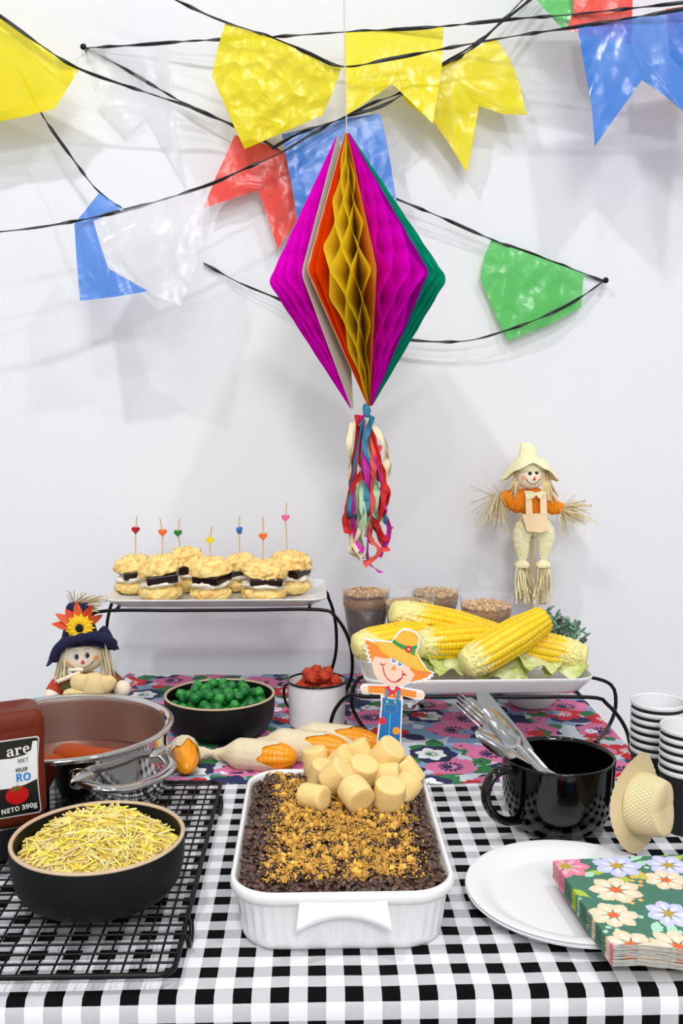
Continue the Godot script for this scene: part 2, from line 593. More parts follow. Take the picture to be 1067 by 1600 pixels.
# ---------------------------------------------------------------- casserole dish and dessert
func dish() -> void:
	var cx := 0.0205
	var cz := -0.807
	var W := 0.171
	var D := 0.252
	var H := 0.049
	var t := thing("casserole_dish", "white fluted ceramic casserole dish holding the crumb-topped dessert", "dish", Vector3(cx, TY, cz))
	var b := MB.new()
	var rs := []
	var k := 14
	# outside, from the foot to the rim; the wall is fluted between them
	var sec := [[0.86, 0.0, 0.0], [0.885, 0.001, 0.0], [0.90, 0.004, 0.0], [0.905, 0.007, 0.3], [0.912, 0.010, 1.0], [0.93, 0.024, 1.0], [0.945, 0.034, 1.0], [0.95, 0.0365, 0.3], [0.955, 0.038, 0.0], [0.985, 0.0395, 0.0], [0.998, 0.042, 0.0], [1.0, 0.0445, 0.0], [0.997, 0.047, 0.0], [0.985, 0.0488, 0.0], [0.968, 0.049, 0.0], [0.951, 0.048, 0.0], [0.943, 0.045, 0.0], [0.93, 0.036, 0.0], [0.89, 0.01, 0.0], [0.86, 0.006, 0.0]]
	for s in sec:
		var row := dense_outline(W * s[0] - (0.006 if s[0] < 0.95 else 0.0) * 0, D - W * (1.0 - s[0]), 0.034 * s[0], s[1], 0.0018)
		if s[2] > 0:
			var acc := 0.0
			for j in row.size():
				var nx := row[(j + 1) % row.size()] - row[(j - 1 + row.size()) % row.size()]
				var out := Vector3(-nx.z, 0, nx.x).normalized()
				row[j] = row[j] + out * 0.0011 * s[2] * absf(sin(j * PI / 5.0)) * -1.0
		rs.append(row)
	b.rings(rs, true, true, true)
	put("body", b, M.white_glaze, t)
	for s in [1.0, -1.0]:
		var hb := MB.new()
		var top := []
		var nn := 18
		for side in 2:
			var row := []
		var grid := func(u: float, w: float) -> Vector3:
			var a := (u * 2 - 1)
			var x := a * (0.0315 + 0.0025 * w)
			var ln := 0.0175 * (0.50 + 0.50 * pow(absf(a), 2.2))
			return Vector3(x, 0.0462 - 0.016 * w * (0.6 + 0.4 * pow(absf(a), 2.0)) - 0.002 * sin(w * PI) * 0, s * (D / 2 - 0.004 + ln * w))
		var rr := []
		for i in nn + 1:
			var u := float(i) / nn
			var row := PackedVector3Array()
			for w in [0.0, 0.3, 0.6, 0.9, 0.98]: row.append(grid.call(u, w))
			var tipp: Vector3 = grid.call(u, 1.0)
			row.append(tipp + Vector3(0, -0.002, 0))
			row.append(tipp + Vector3(0, -0.0045, -s * 0.0006))
			row.append(tipp + Vector3(0, -0.006, -s * 0.003))
			row.append(grid.call(u, 0.5) + Vector3(0, -0.0075, 0))
			row.append(grid.call(u, 0.0) + Vector3(0, -0.009, 0))
			rr.append(row)
		if s < 0:
			rr.reverse()
		hb.rings(rr, true, true, true)
		put("handle", hb, M.white_glaze, t)
	# the dessert itself
	var d := thing("layered_dessert", "layered dessert with chocolate flakes and golden cookie crumbs in white dish", "dessert", Vector3(cx, TY + 0.0065, cz))
	b = MB.new()
	rs = []
	for s in [[0.856, 0.0], [0.885, 0.005], [0.925, 0.0295], [0.915, 0.0335], [0.88, 0.0345], [0.5, 0.0352]]:
		rs.append(dense_outline(W * s[0] - 0.002, D - W * (1.0 - s[0]) - 0.002, 0.034 * s[0], s[1], 0.006))
	b.rings(rs, true, true, true)
	put("cream_layer", b, mat("cream", Color(0.93, 0.88, 0.74), 0.5), d)
	rng.seed = 3
	b = MB.new()
	b.col = lin(0.20, 0.12, 0.10)
	b.rings([dense_outline(W * 0.90, D - W * 0.10, 0.030, 0.0352, 0.006), dense_outline(W * 0.88, D - W * 0.12, 0.029, 0.0368, 0.006), dense_outline(W * 0.5, D * 0.5, 0.02, 0.0370, 0.006)], true, false, true)
	var hw := W * 0.455
	var hd := D * 0.470
	for i in 3000:
		var x := rng.randf_range(-hw, hw)
		var z := rng.randf_range(-hd, hd)
		if Vector2(maxf(0, absf(x) - hw + 0.026), maxf(0, absf(z) - hd + 0.026)).length() > 0.026: continue
		var y := 0.0365 + rng.randf_range(0.0, 0.0035)
		var kk := rng.randf_range(0.7, 1.25)
		b.col = lin(0.33 * kk, 0.235 * kk, 0.19 * kk)
		flake(b, Vector3(x, y, z), rng.randf_range(0.0042, 0.0075), rng.randf_range(0.0024, 0.004), 0.0015)
	var fl := put("chocolate_flakes", b, M.vertex_gloss, d)
	fl.set_meta("kind", "stuff")
	b = MB.new()
	for i in 21000:
		var x := rng.randf_range(-0.066, 0.070)
		var z := rng.randf_range(-0.118, 0.106)
		var inside := minf(minf(x + 0.066, 0.070 - x), minf(0.108 - z, z + 0.120)) + 0.012 * noise.get_noise_2d(x * 90.0 + 7.0, z * 90.0)
		var dens := smoothstep(-0.002, 0.030, inside) * (0.66 + 1.5 * noise.get_noise_2d(x * 48.0, z * 48.0) + 0.6 * noise.get_noise_2d(x * 150.0, z * 150.0))
		if z < -0.06 and x > 0.0: dens *= 0.7
		if rng.randf() > dens: continue
		var s := rng.randf_range(0.0005, 0.0012)
		var big := rng.randf() < 0.03
		if big: s = rng.randf_range(0.0013, 0.0034)
		var kk := rng.randf_range(0.78, 1.14)
		b.col = lin(0.88 * kk, 0.67 * kk, 0.28 * kk)
		var at := Vector3(x, 0.0390 + rng.randf_range(0.0005, 0.003) + s * 0.4, z)
		if big: b.ell(at, Vector3(s, s * 0.75, s * 0.9), any_basis(), 8, 6, noise, 1.1, 700.0)
		else: crumb(b, at, s)
	put("cookie_crumbs", b, M.vertex, d).set_meta("kind", "stuff")

func dense_outline(w: float, d: float, r: float, y: float, step: float) -> PackedVector3Array:      # rounded rectangle with points at about even spacing; the count only depends on step
	var o := PackedVector3Array()
	var nx := int(0.104 / step)
	var nz := int(0.184 / step)
	var nc := int(0.053 / step)
	for q in 4:
		var cx: float = (w / 2 - r) * [1, -1, -1, 1][q]
		var cz: float = (d / 2 - r) * [-1, -1, 1, 1][q]
		for i in nc:
			var a := PI / 2 * (q + float(i) / nc)
			o.append(Vector3(cx + r * cos(a), y, cz - r * sin(a)))
		var a1 := PI / 2 * (q + 1)
		var p0 := Vector3(cx + r * cos(a1), y, cz - r * sin(a1))
		var q2 := (q + 1) % 4
		var p1 := Vector3((w / 2 - r) * [1, -1, -1, 1][q2] + r * cos(a1), y, (d / 2 - r) * [-1, -1, 1, 1][q2] - r * sin(a1))
		var m := nx if q % 2 == 0 else nz
		for i in m: o.append(p0.lerp(p1, float(i) / m))
	return o

func any_basis() -> Basis:
	return Basis.from_euler(Vector3(rng.randf() * TAU, rng.randf() * TAU, rng.randf() * TAU))

func flake(b: MB, at: Vector3, ln: float, wd: float, th: float) -> void:      # a bent sliver of chocolate
	var bs := Basis.from_euler(Vector3(rng.randf_range(-0.7, 0.7), rng.randf() * TAU, rng.randf_range(-0.7, 0.7)))
	var bend := rng.randf_range(0.1, 0.35) * ln
	var rs := []
	for i in 4:
		var u := i / 3.0 - 0.5
		var w := wd * (1.0 if i in [1, 2] else 0.55)
		var o := Vector3(u * ln, bend * (0.25 - u * u), 0)
		rs.append(PackedVector3Array([at + bs * (o + Vector3(0, th / 2, w / 2)), at + bs * (o + Vector3(0, -th / 2, w / 2)), at + bs * (o + Vector3(0, -th / 2, -w / 2)), at + bs * (o + Vector3(0, th / 2, -w / 2))]))
	b.rings(rs, true, true, true)

func crumb(b: MB, at: Vector3, s: float) -> void:      # a lumpy grain
	var bs := any_basis()
	var q := []
	for d in [Vector3.RIGHT, Vector3.UP, Vector3.BACK, Vector3.LEFT, Vector3.DOWN, Vector3.FORWARD]:
		q.append(at + bs * (d * s * rng.randf_range(0.7, 1.3)))
	for f in [[0, 1, 2], [1, 3, 2], [3, 4, 2], [4, 0, 2], [1, 0, 5], [3, 1, 5], [4, 3, 5], [0, 4, 5]]:
		b.tri(b.p(q[f[0]]), b.p(q[f[1]]), b.p(q[f[2]]))


# ---------------------------------------------------------------- wire stands and their plates
func serving_plate(called: String, label: String, at: Vector3, w: float, d: float, turn: float, deep := 1.0) -> Node3D:
	var t := thing(called, label, "plate", at, "", turn)
	var b := MB.new()
	var rs := []
	for s in [[0.70, 0.0], [0.76, 0.0], [0.80, 0.002], [0.97, 0.0145], [0.99, 0.016], [1.0, 0.0178], [0.998, 0.0192], [0.985, 0.0198], [0.965, 0.0185], [0.80, 0.0062], [0.74, 0.0045], [0.5, 0.0042]]:
		rs.append(b.outline(w - d * (1 - s[0]) * 0.8, d - d * (1 - s[0]) * 0.8, 0.022, s[1] * (deep if s[1] > 0.005 else 1.0), 8))
	b.rings(rs, true, true, true)
	put("body", b, M.white_glaze, t)
	return t

func stand(label: String, parts: Array) -> Node3D:
	var c := Vector3.ZERO
	for q in parts[0][1]: c += q
	c /= parts[0][1].size()
	c.y = TY
	var t := thing("wire_stand", label, "stand", c)
	for a in parts:
		var b := MB.new()
		var pts := []
		for q in a[1]: pts.append(q - c)
		b.tube(curve(pts, a[1].size() * 6), 0.0023, 8)
		put(a[0], b, M.black_metal, t)
	return t

func stands() -> void:
	# left stand, about 15 cm tall
	var hl := 0.142
	var fl := dp(165, 952, 1.25)
	var fr := dp(498, 944, 1.25)
	var y: float = TY + hl
	fl.y = y; fr.y = y
	var bl := Vector3(fl.x - 0.005, y, -1.385)
	var br := Vector3(fr.x + 0.002, y, -1.385)
	var legs := []
	for s in [[fl, -1.0, "front_frame"], [bl, -1.0, "back_frame"]]: pass
	var side := func(p: Vector3, sx: float, dz: float) -> Array:      # the S-curved leg from the bar down to the table
		return [p + Vector3(sx * 0.022, -0.010, dz * 0.1), p + Vector3(sx * 0.040, -0.043, dz * 0.4), p + Vector3(sx * 0.043, -0.085, dz * 0.8), p + Vector3(sx * 0.030, -0.118, dz), Vector3(p.x + sx * 0.014, TY + 0.0035, p.z + dz * 1.1)]
	var f := []
	var l1: Array = side.call(fl, -1.0, 0.0)
	l1.reverse()
	f.append_array(l1)
	f.append_array([fl, fl.lerp(fr, 0.33), fl.lerp(fr, 0.66), fr])
	f.append_array(side.call(fr, 1.0, 0.0))
	var g := []
	l1 = side.call(bl, -0.55, 0.0)
	l1.reverse()
	g.append_array(l1)
	g.append_array([bl, bl.lerp(br, 0.33), bl.lerp(br, 0.66), br])
	g.append_array(side.call(br, 0.55, 0.0))
	stand("taller black wire stand holding the plate of filled buns", [["front_frame", f], ["back_frame", g],
		["crossbar", [Vector3(fl.x + 0.012, y, fl.z), Vector3(fl.x + 0.012, y, bl.z)]], ["crossbar", [Vector3(fr.x - 0.012, y, fr.z), Vector3(fr.x - 0.012, y, br.z)]]])
	serving_plate("serving_plate", "white rectangular serving plate with filled buns on the taller stand", Vector3((fl.x + fr.x) / 2 + 0.002, y + 0.0024, -1.325), 0.292, 0.158, 0.0, 0.62)
	# right stand, lower
	var hr := 0.066
	y = TY + hr
	fl = dp(578, 1082, 1.115)
	fr = dp(925, 1089, 1.105)
	fl.y = y; fr.y = y
	bl = Vector3(fl.x + 0.006, y, -1.205)
	br = Vector3(fr.x + 0.002, y, -1.20)
	var q := func(px: float, py: float, d: float) -> Vector3: return dp(px, py, d)
	f = [gp(522, 1165, 0.006), q.call(516, 1140, 1.125), q.call(523, 1110, 1.122), q.call(545, 1087, 1.118), fl, fl.lerp(fr, 0.33), fl.lerp(fr, 0.66), fr, q.call(948, 1100, 1.105), q.call(968, 1122, 1.107), q.call(980, 1145, 1.108), gp(986, 1174, 0.006)]
	g = [gp(577, 1146, 0.006), q.call(560, 1125, 1.19), q.call(549, 1098, 1.195), q.call(556, 1066, 1.20), bl, bl.lerp(br, 0.33), bl.lerp(br, 0.66), br, q.call(952, 1068, 1.20), q.call(962, 1100, 1.195), q.call(952, 1133, 1.185), gp(930, 1160, 0.006)]
	stand("lower black wire stand holding the plate of corn", [["front_frame", f], ["back_frame", g],
		["crossbar", [Vector3(fl.x + 0.012, y, fl.z), Vector3(fl.x + 0.012, y, bl.z)]], ["crossbar", [Vector3(fr.x - 0.012, y, fr.z), Vector3(fr.x - 0.012, y, br.z)]]])
	serving_plate("serving_plate", "white rectangular serving plate of corn cobs on the lower stand", Vector3((fl.x + fr.x) / 2 - 0.001, y + 0.0024, -1.165), 0.272, 0.118, deg_to_rad(0.6))


# ---------------------------------------------------------------- bowls
func bowl_mesh(R: float, H: float) -> Array:
	var o := MB.new()
	o.lathe([Vector2(0.0002, 0), Vector2(R * 0.68, 0), Vector2(R * 0.74, 0.0008), Vector2(R * 0.86, H * 0.12), Vector2(R * 0.935, H * 0.28), Vector2(R * 0.975, H * 0.5), Vector2(R * 0.99, H * 0.78), Vector2(R * 0.992, H - 0.0012)], 64)
	o.lathe([Vector2(R * 0.945, H - 0.0012), Vector2(R * 0.94, H * 0.7), Vector2(R * 0.92, H * 0.45), Vector2(R * 0.84, H * 0.22), Vector2(R * 0.7, H * 0.1), Vector2(0.0002, H * 0.08)], 64)
	var r := MB.new()
	r.lathe([Vector2(R * 0.992, H - 0.0012), Vector2(R * 0.995, H - 0.0004), Vector2(R * 0.988, H + 0.0004), Vector2(R * 0.965, H + 0.0007), Vector2(R * 0.948, H + 0.0002), Vector2(R * 0.945, H - 0.0012)], 64)
	return [o, r]

func bowls() -> void:
	var R := 0.0686
	var H := 0.0475
	var base := Vector3(-0.1725, TY + 0.0162, -0.7535)
	var mm := bowl_mesh(R, H)
	var t := thing("bowl", "black bowl with tan rim full of potato sticks on the rack", "bowl", base, "black stoneware bowls")
	put("body", mm[0], M.bowl_black, t)
	put("rim", mm[1], M.bowl_rim, t, "unglazed tan rim")
	var c2 := Vector3(-0.1176, TY + 0.0032, -1.186)
	dup(t, c2, "black bowl with tan rim full of green balls on the flowered cloth")
	# potato sticks
	var ps := thing("potato_sticks", "heap of thin golden potato sticks in the black bowl", "snack", base + Vector3(0, 0.028, 0))
	var hill := func(r: float, a: float) -> float:
		var k := clampf(r / (R * 0.86), 0, 1)
		return 0.006 + 0.028 * pow(cos(k * PI / 2), 1.05) + 0.004 * noise.get_noise_2d(cos(a) * r * 60.0, sin(a) * r * 60.0)
	rng.seed = 77
	var b := MB.new()
	var rs := []
	for i in 9:
		var r := maxf(R * 0.88 * (1 - i / 8.0), 0.0003)
		var row := PackedVector3Array()
		for j in 40:
			var a := TAU * j / 40
			row.append(Vector3(cos(a) * r, hill.call(r, a) - 0.0055, -sin(a) * r))
		rs.append(row)
	b.col = lin(0.88, 0.76, 0.40)
	b.rings(rs)
	for i in 2000:
		var r := R * 0.86 * sqrt(rng.randf())
		var a := rng.randf() * TAU
		var hgt: float = hill.call(r, a)
		var at := Vector3(cos(a) * r, hgt + rng.randf_range(-0.004, 0.0015), -sin(a) * r)
		var ln := rng.randf_range(0.014, 0.038)
		var slope := 0.028 / R
		var yaw := rng.randf() * TAU
		var d := Vector3(cos(yaw), 0, sin(yaw))
		d.y = -slope * d.dot(Vector3(cos(a), 0, -sin(a))) * clampf(r / R * 1.6, 0, 1) + rng.randf_range(-0.25, 0.3)
		d = d.normalized()
		for e in [-1.0, 1.0]:
			var q: Vector3 = at + d * ln * 0.5 * e
			if Vector2(q.x, q.z).length() > R * 0.92: at -= d * e * (Vector2(q.x, q.z).length() - R * 0.90)
		var k := rng.randf_range(0.86, 1.05)
		b.col = lin(0.99 * k, 0.91 * k * rng.randf_range(0.94, 1.02), 0.53 * k * rng.randf_range(0.55, 1.3))
		var bs := facing(d) * Basis(Vector3.RIGHT, rng.randf() * TAU)
		var w := rng.randf_range(0.0010, 0.0015)
		var bend := rng.randf_range(-0.08, 0.08) * ln
		var seg := []
		for u in 4:
			var x := (u / 3.0 - 0.5) * ln
			var off := bend * (1 - pow(u / 1.5 - 1, 2))
			seg.append(PackedVector3Array([at + bs * Vector3(x, w / 2 + off, w / 2), at + bs * Vector3(x, -w / 2 + off, w / 2), at + bs * Vector3(x, -w / 2 + off, -w / 2), at + bs * Vector3(x, w / 2 + off, -w / 2)]))
		b.rings(seg, true, true, true)
	put("sticks", b, M.vertex, ps).set_meta("kind", "stuff")
	ps.set_meta("kind", "stuff")
	# green balls: one ball, then copies
	rng.seed = 8
	mat("green_coat", Color(0.07, 0.45, 0.17), 0.42)
	bumps(M.green_coat, 0.04, 0.05, 0.03)
	mat("green_coat_light", Color(0.18, 0.58, 0.22), 0.42)
	bumps(M.green_coat_light, 0.04, 0.05, 0.03)
	var shapes := []
	for i in 4:
		var m := MB.new()
		m.ell(Vector3.ZERO, Vector3(0.0068, 0.0062, 0.0066), Basis.IDENTITY, 16, 10, noise, 0.28, 130.0 + i * 31)
		shapes.append(m.mesh())
	var spots := []
	for layer in 3:
		for tries in 900:
			var r: float = [0.0565, 0.053, 0.040][layer] * sqrt(rng.randf())
			var a := rng.randf() * TAU
			var q := Vector3(cos(a) * r, 0.0350 + layer * 0.0074 + rng.randf_range(-0.0012, 0.0012), sin(a) * r)
			var ok := true
			for s in spots:
				if s.distance_to(q) < 0.0118: ok = false; break
			if ok: spots.append(q)
	for i in spots.size():
		var o := MeshInstance3D.new()
		o.name = numbered("green_ball")
		o.mesh = shapes[i % 4]
		o.material_override = M.green_coat if i % 3 else M.green_coat_light
		o.position = c2 + spots[i]
		o.rotation = Vector3(rng.randf() * 6, rng.randf() * 6, rng.randf() * 6)
		add_child(o)
		tag(o, "small green coated ball heaped in the black bowl", "snack ball", "green balls in the black bowl")


# ---------------------------------------------------------------- pot, sausages, bottle
func pot_and_bottle() -> void:
	var c := Vector3(-0.250, TY + 0.0162, -0.962)
	var R := 0.1
	var H := 0.069
	var t := thing("cooking_pot", "shiny stainless steel pot with side handles holding orange sausages", "pot", c)
	var b := MB.new()
	b.lathe([Vector2(0.0002, 0), Vector2(R * 0.93, 0), Vector2(R * 0.97, 0.0012), Vector2(R * 0.995, 0.005), Vector2(R, 0.010), Vector2(R, H * 0.5), Vector2(R, H - 0.006), Vector2(R + 0.001, H - 0.004)], 128)
	put("body", b, M.steel, t)
	b = MB.new()
	b.lathe([Vector2(R + 0.001, H - 0.004), Vector2(R + 0.005, H - 0.003), Vector2(R + 0.0072, H - 0.0012), Vector2(R + 0.0072, H + 0.0006), Vector2(R + 0.0055, H + 0.0018), Vector2(R + 0.002, H + 0.0016), Vector2(R - 0.0015, H - 0.001)], 128)
	put("rim", b, M.steel, t)
	b = MB.new()
	b.lathe([Vector2(R - 0.0015, H - 0.001), Vector2(R - 0.0025, H - 0.006), Vector2(R - 0.0025, 0.010), Vector2(R - 0.006, 0.004), Vector2(R - 0.012, 0.0025), Vector2(0.0002, 0.0022)], 128)
	put("inside", b, M.steel_brushed, t)
	for a0 in [deg_to_rad(47), deg_to_rad(227)]:      # from +z towards +x
		var out := Vector3(sin(a0), 0, cos(a0))
		var tg := Vector3(cos(a0), 0, -sin(a0))
		var y := Vector3(0, H - 0.020, 0)
		var hb := MB.new()
		var pts := []
		for q in [[-0.047, -0.010, 0.0], [-0.043, 0.008, -0.002], [-0.036, 0.020, -0.004], [-0.018, 0.0275, -0.006], [0.0, 0.029, -0.006], [0.018, 0.0275, -0.006], [0.036, 0.020, -0.004], [0.043, 0.008, -0.002], [0.047, -0.010, 0.0]]:
			pts.append(tg * q[0] + out * (R + q[1]) + y + Vector3(0, q[2], 0))
		hb.tube(curve(pts, 40), 0.0058, 12, false, 0.62)
		var hn := put("handle", hb, M.steel, t)
		for s in [-1.0, 1.0]:
			var pb := MB.new()
			pb.ell(tg * 0.044 * s + out * (R - 0.006) + y, Vector3(0.014, 0.008, 0.0035), Basis(tg, Vector3.UP, out), 16, 8)
			put("handle_plate", pb, M.steel, hn)
	# broth
	var br := thing("broth", "reddish brown broth around the sausages in the steel pot", "broth", c + Vector3(0, 0.0023, 0))
	b = MB.new()
	b.lathe([Vector2(0.0002, 0.0003), Vector2(0.086, 0.0003), Vector2(0.094, 0.006), Vector2(0.0968, 0.012), Vector2(0.0968, 0.0180), Vector2(0.094, 0.0185), Vector2(0.0002, 0.0185)], 64)
	put("liquid", b, mat("broth", Color(0.40, 0.15, 0.05), 0.08), br)
	var sm := mat("sausage", Color(0.64, 0.25, 0.02), 0.45, {"metallic_specular": 0.3})
	bumps(sm, 0.05, 0.03, 0.04)
	for a in [["thick orange sausage lying on top in the steel pot", Vector3(-0.212, 0, -0.962), 0.112, 0.0148, deg_to_rad(-20), 0.033], ["orange sausage half under broth beside the ketchup bottle", Vector3(-0.285, 0, -0.968), 0.098, 0.014, deg_to_rad(-5), 0.0255]]:
		var s := MB.new()
		var pts := []
		var ra := []
		for i in 25:
			var u := i / 24.0
			pts.append(Vector3((u - 0.5) * a[2], 0, 0.010 * (1 - pow(2 * u - 1, 2))))
			ra.append(a[3] * pow(maxf(0.0, 1 - pow(absf(2 * u - 1), 6.0)), 0.5) + 0.0004)
		s.tube(PackedVector3Array(pts), ra, 20)
		var o := put("sausage", s, sm, self)
		tag(o, a[0], "sausage", "sausages in the pot")
		o.position = Vector3(a[1].x, c.y + a[5], a[1].z)
		o.rotation.y = a[4]
	# ketchup bottle, standing on its cap
	var kb := thing("ketchup_bottle", "red ketchup squeeze bottle upside down on its black cap at the left edge", "bottle", Vector3(-0.2655, TY + 0.0162, -0.829), "", deg_to_rad(24))
	b = MB.new()
	b.rings([b.outline(0.040, 0.034, 0.012, 0.0, 6), b.outline(0.042, 0.036, 0.012, 0.002, 6), b.outline(0.042, 0.036, 0.012, 0.026, 6), b.outline(0.040, 0.034, 0.012, 0.028, 6)], true, true, true)
	put("cap", b, mat("cap_black", Color(0.03, 0.03, 0.03), 0.35), kb, "black screw cap")
	b = MB.new()
	var rs := []
	for s in [[0.036, 0.030, 0.028], [0.044, 0.036, 0.031], [0.053, 0.042, 0.036], [0.057, 0.045, 0.043], [0.0565, 0.045, 0.070], [0.0550, 0.045, 0.085], [0.0565, 0.045, 0.105], [0.058, 0.045, 0.112], [0.0565, 0.0435, 0.1135], [0.058, 0.045, 0.116], [0.057, 0.044, 0.122], [0.053, 0.040, 0.127], [0.046, 0.034, 0.1295], [0.036, 0.026, 0.1285], [0.02, 0.014, 0.1265]]:
		rs.append(b.outline(s[0], s[1], minf(s[1] * 0.2, 0.006), s[2], 8))
	b.rings(rs, true, true, true)
	var km := mat("ketchup", Color(0.40, 0.13, 0.025), 0.42, {"metallic_specular": 0.35})
	bumps(km, 0.06, 0.03, 0.02)
	put("body", b, km, kb)
	var face := func(x: float, y: float) -> Vector3:      # the front face with its waist
		var k := clampf((y - 0.043) / 0.062, 0, 1)
		return Vector3(x, y, 0.0226)
	var label_of := {"node": kb}
	var lay := func(poly: Array, off: float, called: String, m: Material) -> void:
		var o := PackedVector2Array()
		for q in poly: o.append(Vector2(q[0], q[1]))
		var tr := Geometry2D.triangulate_polygon(o)
		var lb := MB.new()
		for q in o: lb.p(face.call(q.x, q.y) + Vector3(0, 0, off), q)
		for i in range(0, tr.size(), 3):
			var sg := (o[tr[i + 1]] - o[tr[i]]).cross(o[tr[i + 2]] - o[tr[i]])
			if sg > 0: lb.tri(tr[i], tr[i + 1], tr[i + 2])
			else: lb.tri(tr[i], tr[i + 2], tr[i + 1])
		label_of["node"] = put(called, lb, m, label_of["node"]) if label_of["node"] == kb else label_of["node"]
		if called != "label": put(called, lb, m, label_of["node"])
	var rr := func(x0: float, x1: float, y0: float, y1: float, r: float, waist: float) -> Array:
		var o := []
		for q in 4:
			var cx: float = [x1 - r, x0 + r, x0 + r, x1 - r][q]
			var cy: float = [y1 - r, y1 - r, y0 + r, y0 + r][q]
			for i in 6:
				var a := PI / 2 * (q + i / 5.0)
				o.append([cx + r * cos(a), cy + r * sin(a)])
			if q == 0 or q == 2:
				for i in range(1, 12):
					var u := i / 12.0
					if q == 0: o.append([lerpf(x1 - r, x0 + r, u), y1])
					else: o.append([lerpf(x0 + r, x1 - r, u), y0])
			else:
				for i in range(1, 8):
					var u := i / 8.0
					if q == 1: o.append([x0 + waist * sin(u * PI), lerpf(y1 - r, y0 + r, u)])
			if q == 3:
				for i in range(1, 8):
					var u := i / 8.0
					o.append([x1 - waist * sin(u * PI), lerpf(y0 + r, y1 - r, u)])
		return o
	lay.call(rr.call(-0.0232, 0.0232, 0.0395, 0.1075, 0.003, 0.002), 0.0004, "label", mat("label_border", Color(0.80, 0.79, 0.77), 0.4))
	lay.call(rr.call(-0.0222, 0.0222, 0.0407, 0.1063, 0.0025, 0.002), 0.0007, "label_black", mat("label_black", Color(0.05, 0.05, 0.055), 0.4))
	var white := []
	for q in [[-0.0212, 0.0685], [-0.01, 0.0655], [0.0, 0.0650], [0.01, 0.0665], [0.0203, 0.0700], [0.0206, 0.085], [0.0214, 0.1035], [0.0175, 0.1035], [0.0160, 0.0960], [0.011, 0.0925], [0.0, 0.091], [-0.011, 0.0915], [-0.0217, 0.095]]: white.append(q)
	lay.call(white, 0.0010, "label_white", mat("label_white", Color(0.90, 0.90, 0.90), 0.4))
	var tom := []
	for i in 28:
		var a := TAU * i / 28
		tom.append([0.0035 + 0.0095 * cos(a), 0.0585 + 0.0080 * sin(a)])
	lay.call(tom, 0.0013, "label_tomato", mat("label_tomato", Color(0.72, 0.05, 0.05), 0.35))
	for a in [20, 75, 130, 185]:
		var d := Vector2.from_angle(deg_to_rad(a))
		var o := Vector2(0.003, 0.0635)
		lay.call([[o.x - d.y * 0.0009, o.y + d.x * 0.0009], [o.x + d.y * 0.0009, o.y - d.x * 0.0009], [o.x + d.x * 0.0055, o.y + d.y * 0.0055]], 0.0016, "label_leaf", mat("label_leaf", Color(0.2, 0.45, 0.15), 0.5))
	var word := func(text: String, x: float, y: float, size: float, col: String, slant: bool, heavy: bool, serif: bool) -> void:
		var tm := TextMesh.new()
		tm.text = text
		var f := SystemFont.new()
		f.font_names = PackedStringArray(["Droid Serif" if serif else "Droid Sans"])
		f.font_italic = slant
		f.font_weight = 700 if heavy else 400
		tm.font = f
		tm.font_size = 32
		tm.pixel_size = size / 32.0
		tm.depth = 0.0002
		tm.horizontal_alignment = HORIZONTAL_ALIGNMENT_RIGHT
		var o := MeshInstance3D.new()
		o.name = "label_lettering"
		o.mesh = tm
		o.material_override = mat("ink_" + col, {"white": Color(0.88, 0.87, 0.82), "black": Color(0.1, 0.1, 0.12), "blue": Color(0.05, 0.48, 0.80)}[col], 0.5)
		o.position = face.call(x - 0.006, y) + Vector3(0.006, 0, 0.0016)
		if slant: o.rotation.z = 0.08
		label_of["node"].add_child(o, true)
	word.call("are", 0.0150, 0.0982, 0.0115, "white", true, true, true)
	word.call("MET", 0.0135, 0.0880, 0.0046, "black", false, false, false)
	word.call("HUP", 0.0128, 0.0802, 0.0050, "black", false, true, false)
	word.call("RO", 0.0155, 0.0735, 0.0095, "blue", false, true, false)
	word.call("NETO 390g", 0.0195, 0.0480, 0.0058, "white", true, true, false)


